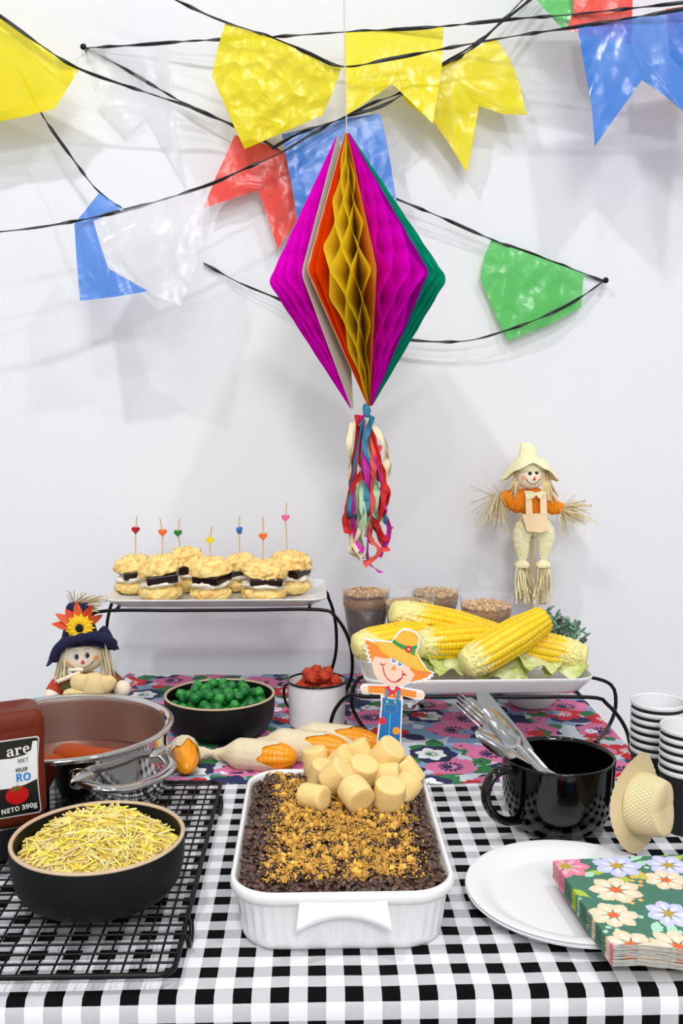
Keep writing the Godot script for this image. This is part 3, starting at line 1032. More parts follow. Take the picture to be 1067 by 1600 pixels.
# ---------------------------------------------------------------- black mug with cutlery
func mug_and_cutlery() -> void:
	var c := Vector3(0.2315, TY + 0.0004, -0.897)
	var R := 0.0535
	var H := 0.0735
	var t := thing("soup_mug", "wide glossy black soup mug with cutlery leaning in it", "mug", c)
	var b := MB.new()
	b.lathe([Vector2(0.0002, 0.002), Vector2(0.024, 0.002), Vector2(0.026, 0.0), Vector2(0.029, 0.0), Vector2(0.031, 0.002), Vector2(0.039, 0.007), Vector2(0.0465, 0.016), Vector2(0.0505, 0.027), Vector2(0.0520, 0.040), Vector2(0.0525, 0.055), Vector2(R - 0.0004, H - 0.003), Vector2(R, H - 0.001), Vector2(R - 0.0012, H + 0.0002), Vector2(R - 0.0032, H - 0.0008), Vector2(R - 0.0042, H - 0.004), Vector2(0.0482, 0.052), Vector2(0.0475, 0.034), Vector2(0.043, 0.018), Vector2(0.032, 0.008), Vector2(0.0002, 0.006)], 96)
	put("body", b, M.black_glaze, t)
	b = MB.new()
	var d := Vector3(-0.90, 0, 0.43).normalized()
	var up := Vector3.UP
	b.tube(curve([d * 0.050 + up * 0.064, d * 0.062 + up * 0.069, d * 0.075 + up * 0.066, d * 0.083 + up * 0.054, d * 0.082 + up * 0.040, d * 0.073 + up * 0.027, d * 0.060 + up * 0.019, d * 0.045 + up * 0.017], 28), 0.0058, 12, false, 0.7)
	put("handle", b, M.black_glaze, t)
	# each piece of cutlery leans on the rim at the left; the foot of it lies in the mug
	var foot := Vector3(c.x + 0.022, TY + 0.0100, c.z + 0.012)
	knife("broad table knife with rounded blade leaning in the black mug", dp(747, 1080, 0.93), dp(862, 1216, 0.862), 0.0068)
	knife("second table knife half hidden behind the broad one", dp(728, 1092, 0.955), dp(836, 1200, 0.872), 0.0060)
	spoon("spoon with long oval bowl in the black mug", dp(756, 1106, 0.916), dp(850, 1211, 0.856))
	fork("fork with tines at far left of the cutlery", dp(715, 1092, 0.945), dp(846, 1207, 0.866))
	spoon("second spoon lying lowest over the mug rim", dp(742, 1142, 0.92), dp(868, 1214, 0.853))

func cut_frame(a: Vector3, e: Vector3) -> Basis:      # y runs from the hand end to the tip, z towards the viewer
	var y := (a - e).normalized()
	var x := y.cross((EYE - a).normalized()).normalized()
	return Basis(x, y, x.cross(y))

func bar(o: MB, L0: float, L1: float, w0: float, w1: float, th: float, z0 := 0.0, z1 := 0.0) -> void:
	var rs := []
	for i in 9:
		var u := i / 8.0
		var w := lerpf(w0, w1, u)
		var row := PackedVector3Array()
		for j in 8:
			var a := TAU * j / 8 + PI / 8
			row.append(Vector3(cos(a) * w, lerpf(L0, L1, u), sin(a) * -th + lerpf(z0, z1, u)))
		rs.append(row)
	rs.reverse()
	o.rings(rs, true, true, true)

func knife(label: String, tip: Vector3, low: Vector3, w: float) -> void:
	var L := tip.distance_to(low)
	var t := thing("table_knife", label, "knife", low, "cutlery in the black mug")
	t.basis = cut_frame(tip, low)
	var b := MB.new()
	var o := PackedVector2Array()
	for i in 9: o.append(Vector2(-w + w * 0.15 * i / 8.0, L - w * 1.2 - i * (L - 0.035) * 0.1))
	o = PackedVector2Array()
	o.append(Vector2(-w * 0.55, 0.03)); o.append(Vector2(w * 0.6, 0.03))
	o.append(Vector2(w * 0.95, 0.05)); o.append(Vector2(w, L - w * 1.6))
	for i in 9:
		var a := PI * i / 8.0
		o.append(Vector2(cos(a) * w, L - w * 1.6 + sin(a) * w * 1.6))
	o.append(Vector2(-w * 0.95, 0.05))
	b.poly(o, -0.0006, 0.0006)
	put("blade", b, M.cutlery, t)
	b = MB.new()
	bar(b, -0.012, 0.034, w * 0.6, w * 0.5, 0.0014)
	put("handle", b, M.cutlery, t)

func spoon(label: String, tip: Vector3, low: Vector3) -> void:
	var L := tip.distance_to(low)
	var t := thing("table_spoon", label, "spoon", low, "cutlery in the black mug")
	t.basis = cut_frame(tip, low)
	var b := MB.new()
	b.sheet(14, 18, func(u: float, w: float) -> Vector3:
		var a := TAU * u
		var r := w
		var y := L - 0.026 + 0.026 * r * sin(a)
		var x := 0.0098 * r * cos(a) * (1.0 - 0.2 * sin(a) * r)
		return Vector3(x, y, -0.006 * (1 - r * r)))
	put("bowl", b, M.cutlery, t)
	b = MB.new()
	bar(b, -0.01, L - 0.050, 0.0035, 0.0028, 0.0012)
	put("handle", b, M.cutlery, t)

func fork(label: String, tip: Vector3, low: Vector3) -> void:
	var L := tip.distance_to(low)
	var t := thing("table_fork", label, "fork", low, "cutlery in the black mug")
	t.basis = cut_frame(tip, low)
	for k in 4:
		var b := MB.new()
		var x := (k - 1.5) * 0.0042
		var pts := []
		for i in 7:
			var u := i / 6.0
			pts.append(Vector3(x * (1.0 - 0.15 * u), L - 0.042 + 0.042 * u, 0.005 * sin(u * 2.4)))
		b.tube(curve(pts, 14), PackedFloat32Array([0.0013, 0.0013, 0.0013, 0.0013, 0.0013, 0.0013, 0.0013, 0.0013, 0.0013, 0.0012, 0.0011, 0.0010, 0.0009, 0.0007, 0.0004]), 8)
		put("tine", b, M.cutlery, t)
	var b2 := MB.new()
	bar(b2, L - 0.056, L - 0.040, 0.0035, 0.0092, 0.0011)
	bar(b2, -0.01, L - 0.055, 0.0042, 0.0032, 0.0013)
	put("handle", b2, M.cutlery, t)


# ---------------------------------------------------------------- paper plates and napkins
func plates_and_napkins() -> void:
	var c := Vector3(0.210, TY + 0.0004, -0.757)
	var R := 0.0868
	var b := MB.new()
	b.lathe([Vector2(0.0002, 0.0), Vector2(0.062, 0.0), Vector2(0.066, 0.0008), Vector2(0.074, 0.0062), Vector2(0.079, 0.0082), Vector2(R - 0.002, 0.0090), Vector2(R, 0.0090), Vector2(R, 0.0097), Vector2(R - 0.002, 0.0098), Vector2(0.079, 0.0090), Vector2(0.0735, 0.0070), Vector2(0.0655, 0.0017), Vector2(0.061, 0.0009), Vector2(0.0002, 0.0009)], 128)
	var names := ["lowest white paper plate of the stack under the napkins", "third white paper plate from the top under the napkins", "second white paper plate from the top under the napkins", "top white paper plate with napkins lying on it"]
	var first: Node3D = null
	for i in 4:
		var at := c + Vector3([0.0008, -0.0006, 0.0004, 0.0][i], 0.0011 * i, [0.0005, 0.0, -0.0006, 0.0][i])
		if first == null:
			first = put("paper_plate", b, M.paper_white, self)
			tag(first, names[0], "plate", "stacked paper plates")
			first.position = at
		else: dup(first, at, names[i])
	# napkins
	var top := thing("napkin", "topmost flowered green paper napkin of the stack", "napkin", Vector3(0.285, TY + 0.0142, -0.712), "stacked paper napkins", deg_to_rad(4))
	var n := 15
	var th := 0.00105
	var nm := mat("napkin_print", Color.WHITE, 0.75)
	nm.albedo_texture = ImageTexture.create_from_image(napkin_image())
	var em := mat("napkin_edge", Color(0.70, 0.70, 0.66), 0.85)
	bumps(em, 0.05, 0.05, 0.03)
	var W := 0.165
	var D := 0.132
	var y0 := TY + 0.0142
	rng.seed = 4
	for i in n:
		var s := 1.0 - float(i) / n
		var t: Node3D = top if i == n - 1 else thing("napkin", "flowered green paper napkin inside the stack on the plates", "napkin", Vector3.ZERO, "stacked paper napkins", deg_to_rad(4))
		t.position = Vector3(0.2835 + rng.randf_range(-0.0006, 0.0006), y0 + th * i, -0.709 + rng.randf_range(-0.0008, 0.0008))
		var flut := rng.randf_range(0, 6)
		var lift := func(x: float, z: float) -> float:      # the stack sags past the rim of the plate and waves along its open edge
			var e := smoothstep(0.01, D / 2, z)
			return -0.0135 * e * smoothstep(-0.075, 0.06, x) * 1.0 + 0.0012 * e * sin(x * 70.0 + 0.4) - 0.002 * smoothstep(-0.02, -0.066, z) * 0
		var surf := MB.new()
		surf.sheet(30, 22, func(u: float, w: float) -> Vector3:
			var x := (u - 0.5) * W
			var z := (0.5 - w) * D
			var r := clampf((u - 0.0) / 0.02, 0, 1)
			return Vector3(x, th * (0.35 + 0.6 * sqrt(r)) + lift.call(x, z), z))
		# rolled left fold carries the print too
		surf.sheet(4, 22, func(u: float, w: float) -> Vector3:
			var z := (0.5 - w) * D
			var a := PI * (1.5 - u * 0.9)
			return Vector3(-W / 2 + cos(a) * 0.0006 + 0.0001, th * 0.45 + sin(a) * th * 0.48 * -1.0 * -1.0 + lift.call(-W / 2, z), z))
		for k in surf.v.size():
			var q := surf.v[k]
			surf.t[k] = Vector2((q.x + W / 2) / 0.165, (q.z + D / 2) / 0.165)
		put("printed_face", surf, nm, t)
		var ed := MB.new()
		ed.sheet(40, 2, func(u: float, w: float) -> Vector3:
			var x := (u - 0.5) * W
			return Vector3(x, th * (-0.02 + w * 0.97) + lift.call(x, D / 2), D / 2 + 0.0004 * sin(w * PI) + 0.0004 * sin(u * 50.0 + flut)))
		put("open_edge", ed, em, t)

func napkin_image() -> Image:
	var n := 1024
	rng.seed = 31
	var im := Image.create(n, n, false, Image.FORMAT_RGB8)
	im.fill(Color(0.27, 0.46, 0.38))
	var pink := Color(0.90, 0.50, 0.60)
	var cream := Color(0.95, 0.83, 0.70)
	var lilac := Color(0.78, 0.78, 0.92)
	var lime := Color(0.68, 0.76, 0.25)
	var mint := Color(0.68, 0.86, 0.74)
	for k in 56: stamp(im, rng.randf() * n, rng.randf() * n, rng.randf() * TAU, rng.randf_range(70, 130), 24, lime if k % 2 else mint, 0.3)
	for k in 40:
		var x := rng.randf() * n
		var y := rng.randf() * n
		var a := rng.randf() * TAU
		for i in 4: stamp(im, x + cos(a) * i * 28, y + sin(a) * i * 28, a + (0.9 if i % 2 else -0.9), 34, 13, Color(0.93, 0.70, 0.36) if k % 2 else mint, 0.2)
	for f in [[40, 70, pink], [300, 90, lilac], [560, 110, lilac], [850, 60, lilac], [200, 330, cream], [480, 260, cream], [700, 280, pink], [900, 420, cream], [100, 560, cream], [360, 560, lilac], [620, 560, cream], [860, 680, lilac], [80, 820, cream], [300, 800, cream], [540, 840, pink], [760, 900, cream], [950, 880, pink]]:
		var x: float = f[0]
		var y: float = f[1]
		var a0 := rng.randf() * TAU
		var r := rng.randf_range(105, 135)
		for k in 7:
			stamp(im, x, y, a0 + TAU * k / 7, r, r * 0.30, f[2], 0.75)
			stamp(im, x, y, a0 + TAU * k / 7, r * 0.75, r * 0.10, f[2].lerp(Color.WHITE, 0.35), 0.75)
		for k in 9: stamp(im, x, y, TAU * k / 9, r * 0.26, r * 0.06, Color(0.72, 0.60, 0.20) if f[2] != cream else Color(0.86, 0.40, 0.20), -1)
	im.generate_mipmaps()
	return im


# ---------------------------------------------------------------- paper cups
func paper_cups() -> void:
	var R := 0.0265
	var H := 0.062
	var o := MB.new()
	o.lathe([Vector2(0.0002, 0.003), Vector2(R * 0.68, 0.003), Vector2(R * 0.69, 0.0), Vector2(R * 0.72, 0.0), Vector2(R * 0.965, H - 0.0022)], 64)
	var li := MB.new()
	li.lathe([Vector2(R * 0.95, H - 0.0022), Vector2(R * 0.70, 0.005), Vector2(R * 0.66, 0.004), Vector2(0.0002, 0.004)], 64)
	var ri := MB.new()
	ri.lathe([Vector2(R * 0.955, H - 0.0040), Vector2(R * 0.985, H - 0.0041), Vector2(R * 1.0, H - 0.0022), Vector2(R * 0.995, H), Vector2(R * 0.97, H + 0.0004), Vector2(R * 0.95, H - 0.0006), Vector2(R * 0.95, H - 0.0022)], 64)
	var src: Node3D = null
	var ord := ["bottom", "sixth", "fifth", "fourth", "third", "second", "top"]
	for s in [[dp(1028, 1095, 0.948), 7, "back stack, behind the front stack"], [dp(1076, 1131, 0.892), 6, "front stack at the right edge"]]:
		for i in s[1]:
			var from_top: int = s[1] - 1 - i
			var nm: String = ["topmost", "second from top", "third from top", "fourth from top", "fifth from top", "sixth from top", "lowest"][from_top] if i > 0 else "lowest"
			var lab := "black paper cup, %s in the %s" % [nm, s[2]]
			var at := Vector3(s[0].x, TY + 0.0005 + i * 0.0079, s[0].z)
			if src == null:
				src = thing("paper_cup", lab, "cup", at, "stacked black paper cups")
				put("body", o, M.paper_black, src)
				put("lining", li, M.paper_white, src, "white inside")
				put("rim", ri, M.paper_white, src, "rolled white rim")
			else: dup(src, at, lab)


# ---------------------------------------------------------------- honeycomb lantern
func lantern() -> void:
	var d := 1.25
	var top := dp(542, 209, d)
	var bot := dp(577, 634, d)
	var base := Vector3(bot.x, bot.y, bot.z)
	var t := thing("paper_lantern", "diamond shaped honeycomb paper lantern with magenta, yellow and green sides", "lantern", base)
	var paper := func(n: String, c: Color) -> StandardMaterial3D:
		return bumps(mat("tissue_" + n, c, 0.7, {"metallic_specular": 0.2, "backlight_enabled": true, "backlight": c * 0.9}), 0.03, 0.02, 0.03)
	var mag: StandardMaterial3D = paper.call("magenta", Color(0.93, 0.0, 0.82))
	var yel: StandardMaterial3D = paper.call("yellow", Color(1.0, 0.92, 0.22))
	var grn: StandardMaterial3D = paper.call("green", Color(0.0, 0.54, 0.41))
	var org: StandardMaterial3D = paper.call("orange", Color(1.0, 0.36, 0.0))
	var crm: StandardMaterial3D = paper.call("cream", Color(0.93, 0.87, 0.80))
	var lt := dp(530, 214, d)
	var lb := dp(552, 638, d)
	for s in [["magenta", mag, -96, -35, 10, lt, lb, 0.0985], ["orange", org, -35.4, -30.5, 1, top, bot, 0.1105], ["yellow", yel, -30.5, 8, 6, top, bot, 0.1105], ["magenta", mag, 8, 46, 6, top, bot, 0.1105], ["green", grn, 46, 96, 9, top, bot, 0.1105], ["orange", org, 96, 150, 9, top, bot, 0.1105], ["yellow", yel, 150, 205, 9, top, bot, 0.105], ["green", grn, 205, 264, 9, lt, lb, 0.0985]]:
		honey(t, s[1], deg_to_rad(s[2]), deg_to_rad(s[3]), s[4], s[5] - base, s[6] - base, s[7], "honeycomb_panel", s[0] + " honeycomb tissue panel")
	# plain cover sheets at the open seam
	for s in [[-34.6, grn, lt, lb, 0.0955], [-34.2, crm, lt, lb, 0.0990], [-35.8, crm, top, bot, 0.1105]]:
		var b := MB.new()
		var a: float = deg_to_rad(s[0])
		b.sheet(1, 48, func(u: float, w: float) -> Vector3:
			var ax: Vector3 = (s[2] as Vector3).lerp(s[3], 1.0 - w) - base
			return ax + Vector3(sin(a), 0, cos(a)) * (radius(1.0 - w, s[4]) + 0.001) * u)
		put("cover_sheet", b, s[1], t)
	# the hanging tassel of paper strips
	rng.seed = 15
	var red := mat("strip_red", Color(0.80, 0.09, 0.10), 0.7)
	var cor := mat("strip_coral", Color(0.93, 0.33, 0.29), 0.7)
	var pk := mat("strip_magenta", Color(0.80, 0.16, 0.66), 0.7)
	var tl := mat("strip_teal", Color(0.17, 0.50, 0.64), 0.7)
	var cr := mat("strip_cream", Color(0.94, 0.88, 0.72), 0.7)
	var gr := mat("strip_green", Color(0.72, 0.83, 0.66), 0.7)
	put("tassel_knot", knot(dp(573, 642, d) - base), tl, t)
	# px lines of the strips: start, then where they pass
	for s in [[red, 9, [560, 648], [557, 700], [562, 735], [549, 770], [540, 810], [541, 832]], [pk, 10, [567, 648], [563, 690], [552, 735], [549, 780], [556, 850], [565, 862]],
			[cr, 12, [557, 660], [551, 700], [550, 745], [556, 790], [549, 850], [563, 872]], [cr, 11, [575, 650], [600, 690], [603, 730], [597, 760], [580, 800], [574, 840]],
			[red, 12, [574, 655], [584, 690], [583, 730], [582, 770], [597, 800], [603, 770]], [cor, 12, [590, 695], [582, 745], [584, 780], [578, 800], [592, 830], [603, 862]],
			[tl, 11, [580, 650], [570, 690], [566, 730], [571, 770], [571, 800], [566, 815]], [tl, 9, [576, 652], [572, 700], [590, 760], [596, 800], [606, 822], [613, 826]],
			[pk, 9, [570, 655], [583, 720], [594, 760], [604, 800], [608, 835], [590, 870]], [red, 11, [572, 660], [592, 710], [600, 770], [590, 810], [574, 825], [580, 848]],
			[red, 9, [566, 650], [590, 735], [606, 768], [600, 790], [585, 815], [600, 850]], [gr, 12, [573, 652], [566, 720], [563, 780], [565, 815], [560, 840], [567, 865]],
			[pk, 10, [568, 652], [572, 740], [578, 800], [573, 850], [577, 880], [592, 893]], [red, 9, [562, 652], [553, 740], [545, 790], [540, 825], [552, 830], [545, 820]],
			[cr, 10, [566, 652], [577, 720], [568, 790], [550, 840], [548, 862], [566, 873]], [tl, 9, [563, 655], [551, 730], [545, 800], [547, 812], [556, 808], [552, 818]],
			[cor, 10, [577, 655], [587, 720], [580, 800], [577, 840], [590, 860], [568, 880]], [gr, 10, [575, 655], [585, 730], [591, 780], [586, 800], [592, 812], [583, 790]]]:
		for turn in 2:
			var pts := []
			for i in range(2, s.size()):
				var jd := d + rng.randf_range(-0.016, 0.016) * minf(1.0, (i - 1) * 0.5)
				pts.append(dp(s[i][0] + rng.randf_range(-2, 2) * (1 + 2 * turn), s[i][1] + rng.randf_range(-6, 6) * turn * minf(1.0, i - 2), jd) - base)
			var b := MB.new()
			var line := curve(pts, 40)
			var tw := rng.randf_range(0, 3)
			var rate := rng.randf_range(0.06, 0.14) * (1 if rng.randf() < 0.5 else -1)
			var w: float = s[1] * d / F * 0.5 * (1.0 if turn == 0 else 0.8)
			for i in line.size():
				var dir := (line[mini(i + 1, 40)] - line[maxi(i - 1, 0)]).normalized()
				var e := dir.cross(Vector3.BACK).normalized()
				var nn := e.cross(dir)
				var q := tw + rate * i + 0.5 * sin(i * 0.35 + tw)
				var x := (e * cos(q) + nn * sin(q)) * w * (1.0 + 0.15 * sin(i * 1.3))
				b.p(line[i] - x); b.p(line[i] + x)
			for i in 40: b.quad(2 * i, 2 * i + 1, 2 * i + 3, 2 * i + 2)
			put("streamer", b, s[0], t)
	# the string it hangs by
	var sb := MB.new()
	sb.tube(PackedVector3Array([top - base, dp(540, 150, d) - base, dp(538, 60, d) - base, dp(537, -60, d) - base]), 0.0008, 6)
	put("hanging_string", sb, crm, t)

func knot(at: Vector3) -> MB:
	var b := MB.new()
	b.ell(at, Vector3(0.0048, 0.010, 0.0048), Basis.IDENTITY, 14, 10, noise, 0.6, 300.0)
	return b

func radius(u: float, R: float) -> float:      # u from the top: the diamond with a slightly rounded girdle
	var k := 0.53
	var x := u / k if u < k else (1.0 - u) / (1.0 - k)
	x = clampf(x, 0, 1)
	return 0.004 + (R - 0.004) * (x if x < 0.93 else 0.93 + 0.07 * sin((x - 0.93) / 0.07 * PI / 2) * 0.72)

func honey(t: Node3D, m: Material, a0: float, a1: float, n: int, top: Vector3, bot: Vector3, R: float, called: String, label: String) -> void:
	var b := MB.new()
	var da := (a1 - a0) / n
	var ny := 96
	for k in n + 1:
		var sg := 1.0 if k % 2 else -1.0
		for i in ny + 1:
			var u := float(i) / ny
			var ax := top.lerp(bot, u)
			var ph := fposmod(u * 5.6, 1.0)
			var tr := clampf((absf(ph * 2.0 - 1.0) * 2.0 - 1.0) * 1.25, -1, 1)
			var ends := smoothstep(0.0, 0.12, u) * smoothstep(1.0, 0.88, u)
			var a := a0 + da * k + sg * tr * da * 0.46 * (0.25 + 0.75 * ends) * (0.0 if k == 0 or k == n else 1.0)
			var r := radius(u, R) * (1.0 - 0.012 * (1.0 - absf(tr)))
			b.p(ax); b.p(ax + Vector3(sin(a), 0, cos(a)) * r * 0.6); b.p(ax + Vector3(sin(a), 0, cos(a)) * r)
		var f := k * (ny + 1) * 3
		for i in ny:
			for j in 2: b.quad(f + i * 3 + j, f + i * 3 + j + 3, f + i * 3 + j + 4, f + i * 3 + j + 1)
	put(called, b, m, t, label)


# ---------------------------------------------------------------- bunting
func bunting() -> void:
	var rib := mat("ribbon", Color(0.055, 0.065, 0.065), 0.42)
	# lines as [x, y, distance]; they run on past the frame
	var lines := [
		["black bunting ribbon along the yellow flag at upper left", [[-260, -150, 1.30], [-100, -40, 1.34], [0, 25, 1.37], [60, 68, 1.38], [125, 108, 1.395], [230, 145, 1.415], [300, 168, 1.43], [360, 193, 1.44], [400, 213, 1.445], [445, 240, 1.455], [472, 260, 1.47]], 0.0],
		["black bunting ribbon running from the upper left nail along the top", [[134, 75, 1.476], [220, 70, 1.465], [300, 64, 1.45], [420, 58, 1.435], [540, 50, 1.42], [620, 46, 1.41], [694, 41, 1.40], [800, 30, 1.385], [900, 22, 1.37], [1067, 4, 1.35], [1300, -25, 1.32]], 0.0],
		["black bunting ribbon slanting down from the upper left nail", [[134, 75, 1.476], [190, 105, 1.47], [250, 140, 1.465], [300, 168, 1.46], [357, 193, 1.455], [420, 225, 1.462], [475, 262, 1.475]], 0.35],
		["black bunting ribbon along the glossy yellow flag and blue flag", [[120, -70, 1.36], [270, -2, 1.37], [340, 30, 1.375], [420, 57, 1.38], [480, 82, 1.38], [536, 104, 1.38], [610, 92, 1.375], [700, 75, 1.365], [800, 57, 1.355], [900, 42, 1.345], [1067, 14, 1.33], [1300, -30, 1.30]], 0.0],
		["long black bunting ribbon rising from left edge behind the lantern", [[-200, 372, 1.33], [0, 362, 1.345], [120, 345, 1.36], [220, 322, 1.375], [320, 291, 1.385], [380, 265, 1.39], [440, 238, 1.395], [490, 208, 1.40], [536, 184, 1.405], [590, 168, 1.41], [628, 148, 1.415], [680, 108, 1.42], [740, 70, 1.43], [790, 30, 1.44], [832, -4, 1.45], [880, -50, 1.455]], 0.0],
		["second strand of black ribbon doubled beside the rising one", [[425, 232, 1.40], [470, 207, 1.405], [530, 187, 1.41], [580, 162, 1.415], [625, 145, 1.42], [676, 112, 1.425], [730, 82, 1.435], [775, 42, 1.445], [818, -2, 1.455], [860, -50, 1.46]], 0.0],
		["short black bunting ribbon slanting down to the blue flag at left", [[30, 110, 1.43], [65, 178, 1.425], [110, 243, 1.42], [150, 295, 1.40], [192, 328, 1.38]], 0.3],
		["black bunting ribbon along the green flag to the right nail", [[500, 266, 1.44], [560, 287, 1.445], [622, 312, 1.45], [690, 340, 1.455], [768, 374, 1.46], [840, 400, 1.468], [943, 439, 1.478]], 0.0],
		["black bunting ribbon sagging from right nail behind the green flag", [[943, 439, 1.474], [905, 466, 1.462], [860, 490, 1.452], [795, 515, 1.450], [725, 533, 1.453], [640, 531, 1.455], [560, 515, 1.455], [490, 490, 1.46], [425, 463, 1.465], [370, 440, 1.47], [318, 411, 1.476]], 0.3]]
	for a in lines:
		var pts := []
		for q in a[1]: pts.append(dp(q[0], q[1], q[2]))
		var base: Vector3 = pts[0]
		for i in pts.size(): pts[i] -= base
		var b := MB.new()
		var n: int = int(curve(pts, 40)[0].distance_to(pts[-1]) / 0.006) + 20
		var line := curve(pts, n)
		var rs := []
		for i in n + 1:
			var dir := (line[mini(i + 1, n)] - line[maxi(i - 1, 0)]).normalized()
			var e := dir.cross(Vector3.BACK).normalized()
			var nn := e.cross(dir)
			var q: float = a[2] + 1.25 * sin(i * 0.19 + a[1][0][0]) + 0.6 * sin(i * 0.47)
			var w: float = 0.0025
			var th := 0.0008
			var row := PackedVector3Array()
			for j in 8:
				var an := TAU * j / 8
				var v := Vector2(cos(an) * w, sin(an) * th).rotated(q)
				row.append(line[i] + e * v.x + nn * v.y)
			rs.append(row)
		rs.reverse()
		b.rings(rs, true, true, true)
		var o := put("bunting_ribbon", b, rib, self)
		o.position = base
		tag(o, a[0], "ribbon", "black bunting ribbons")
	for q in [["small dark nail holding the ribbons at upper left of wall", 132, 76], ["small dark nail holding the ribbons at right of wall", 944, 439]]:
		var nb := MB.new()
		nb.lathe([Vector2(0.0002, 0.0), Vector2(0.0012, 0.0), Vector2(0.0012, 0.016), Vector2(0.0042, 0.0165), Vector2(0.0045, 0.0175), Vector2(0.0035, 0.0188), Vector2(0.0002, 0.0192)], 14, Vector3.ZERO, Basis(Vector3.RIGHT, PI / 2))
		var o := put("wall_nail", nb, M.black_metal, self)
		var at := dp(q[1], q[2], 1.47)
		o.position = Vector3(at.x, at.y, WZ)
		tag(o, q[0], "nail")
	var film := func(n: String, c: Color, bl: float) -> StandardMaterial3D:
		var m := mat("film_" + n, c, 0.24, {"transparency": BaseMaterial3D.TRANSPARENCY_ALPHA, "backlight_enabled": true, "backlight": Color(c.r * bl, c.g * bl, c.b * bl)})
		m.specular_mode = BaseMaterial3D.SPECULAR_SCHLICK_GGX
		return m
	var yel: StandardMaterial3D = bumps(film.call("yellow", Color(0.98, 0.91, 0.03, 0.95), 0.6), 0.012, 0.06, 0.12, 3)
	var yel2: StandardMaterial3D = bumps(film.call("yellow_creased", Color(0.98, 0.91, 0.06, 0.95), 0.6), 0.022, 0.9, 0.20, 2, FastNoiseLite.TYPE_CELLULAR)
	var red: StandardMaterial3D = bumps(film.call("red", Color(1.0, 0.32, 0.27, 0.94), 0.5), 0.012, 0.12, 0.12)
	var blu: StandardMaterial3D = bumps(film.call("blue", Color(0.13, 0.48, 0.85, 0.84), 0.5), 0.020, 0.16, 0.20, 2, FastNoiseLite.TYPE_CELLULAR)
	var grn: StandardMaterial3D = bumps(film.call("green", Color(0.38, 0.80, 0.40, 0.92), 0.6), 0.022, 0.30, 0.20, 2, FastNoiseLite.TYPE_CELLULAR)
	var wht: StandardMaterial3D = bumps(film.call("clear", Color(0.95, 0.95, 0.96, 0.13), 0.9), 0.018, 0.22, 0.20, 2, FastNoiseLite.TYPE_CELLULAR)
	flag("yellow plastic bunting flag at the left edge of the picture", yel, [[0, 26], [60, 69], [123, 110], [104, 140], [85, 170], [40, 182], [0, 190], [-90, 200], [-120, 100], [-90, -32]], 1.375, 0.03)
	flag("creased glossy yellow bunting flag hanging left of the lantern", yel2, [[352, 36], [420, 58], [480, 82], [534, 105], [520, 145], [503, 180], [440, 208], [382, 233], [362, 190], [345, 150], [331, 118], [340, 75]], 1.376, 0.03)
	flag("yellow swallowtail bunting flag right above the lantern string", yel, [[538, 51], [620, 47], [693, 41], [690, 110], [676, 193], [645, 162], [613, 131], [575, 158], [540, 181], [538, 110]], 1.415, -0.02)
	flag("yellow swallowtail bunting flag with the longest point, right of centre", yel, [[628, 150], [686, 106], [773, 58], [795, 90], [812, 132], [823, 180], [785, 178], [748, 165], [740, 215], [730, 270], [700, 222], [676, 188], [640, 165]], 1.432, 0.01)
	flag("red swallowtail bunting flag hanging left behind the lantern", red, [[367, 211], [420, 227], [446, 239], [455, 290], [463, 345], [434, 390], [418, 340], [403, 297], [360, 311], [318, 325], [338, 275]], 1.452, 0.0)
	flag("blue bunting flag directly behind top of the lantern", blu, [[440, 210], [490, 198], [545, 184], [594, 177], [606, 230], [614, 280], [622, 330], [540, 335], [468, 356], [456, 290]], 1.418, -0.01)
	flag("green bunting flag cut off at the top edge of picture", grn, [[826, -70], [838, 0], [878, 45], [906, 22], [934, 0], [985, -70]], 1.38, 0.0)
	flag("red bunting flag behind the large blue one, top right", red, [[893, -50], [990, -50], [986, 70], [950, 62], [884, 47], [896, 20]], 1.372, 0.0)
	flag("large blue swallowtail bunting flag at the upper right", blu, [[902, 44], [970, 32], [1067, 16], [1130, 5], [1120, 215], [1067, 173], [1035, 147], [1003, 125], [965, 178], [929, 229], [925, 170], [913, 105]], 1.346, -0.02)
	flag("red bunting flag showing purple through blue at right edge", red, [[1040, 14], [1150, -2], [1130, 130], [1067, 110], [1046, 88]], 1.368, 0.0)
	flag("green bunting flag hanging beside the right nail", grn, [[767, 375], [840, 401], [912, 428], [908, 480], [862, 506], [794, 533], [772, 490], [750, 435], [757, 400]], 1.463, 0.0)
	flag("blue bunting flag with one long tail at left", blu, [[155, 301], [193, 328], [146, 345], [157, 384], [170, 420], [232, 455], [178, 464], [125, 470], [120, 410], [116, 350], [136, 325]], 1.375, -0.03)
	flag("clear glossy plastic bunting flag right of the blue tail", wht, [[147, 345], [193, 329], [260, 310], [322, 293], [330, 350], [305, 420], [282, 478], [225, 455], [170, 420], [157, 384]], 1.376, -0.03)
	flag("faint clear bunting flag hanging under the upper left nail", wht, [[137, 78], [200, 72], [262, 69], [267, 150], [290, 292], [228, 183], [195, 212], [150, 165]], 1.468, 0.0)

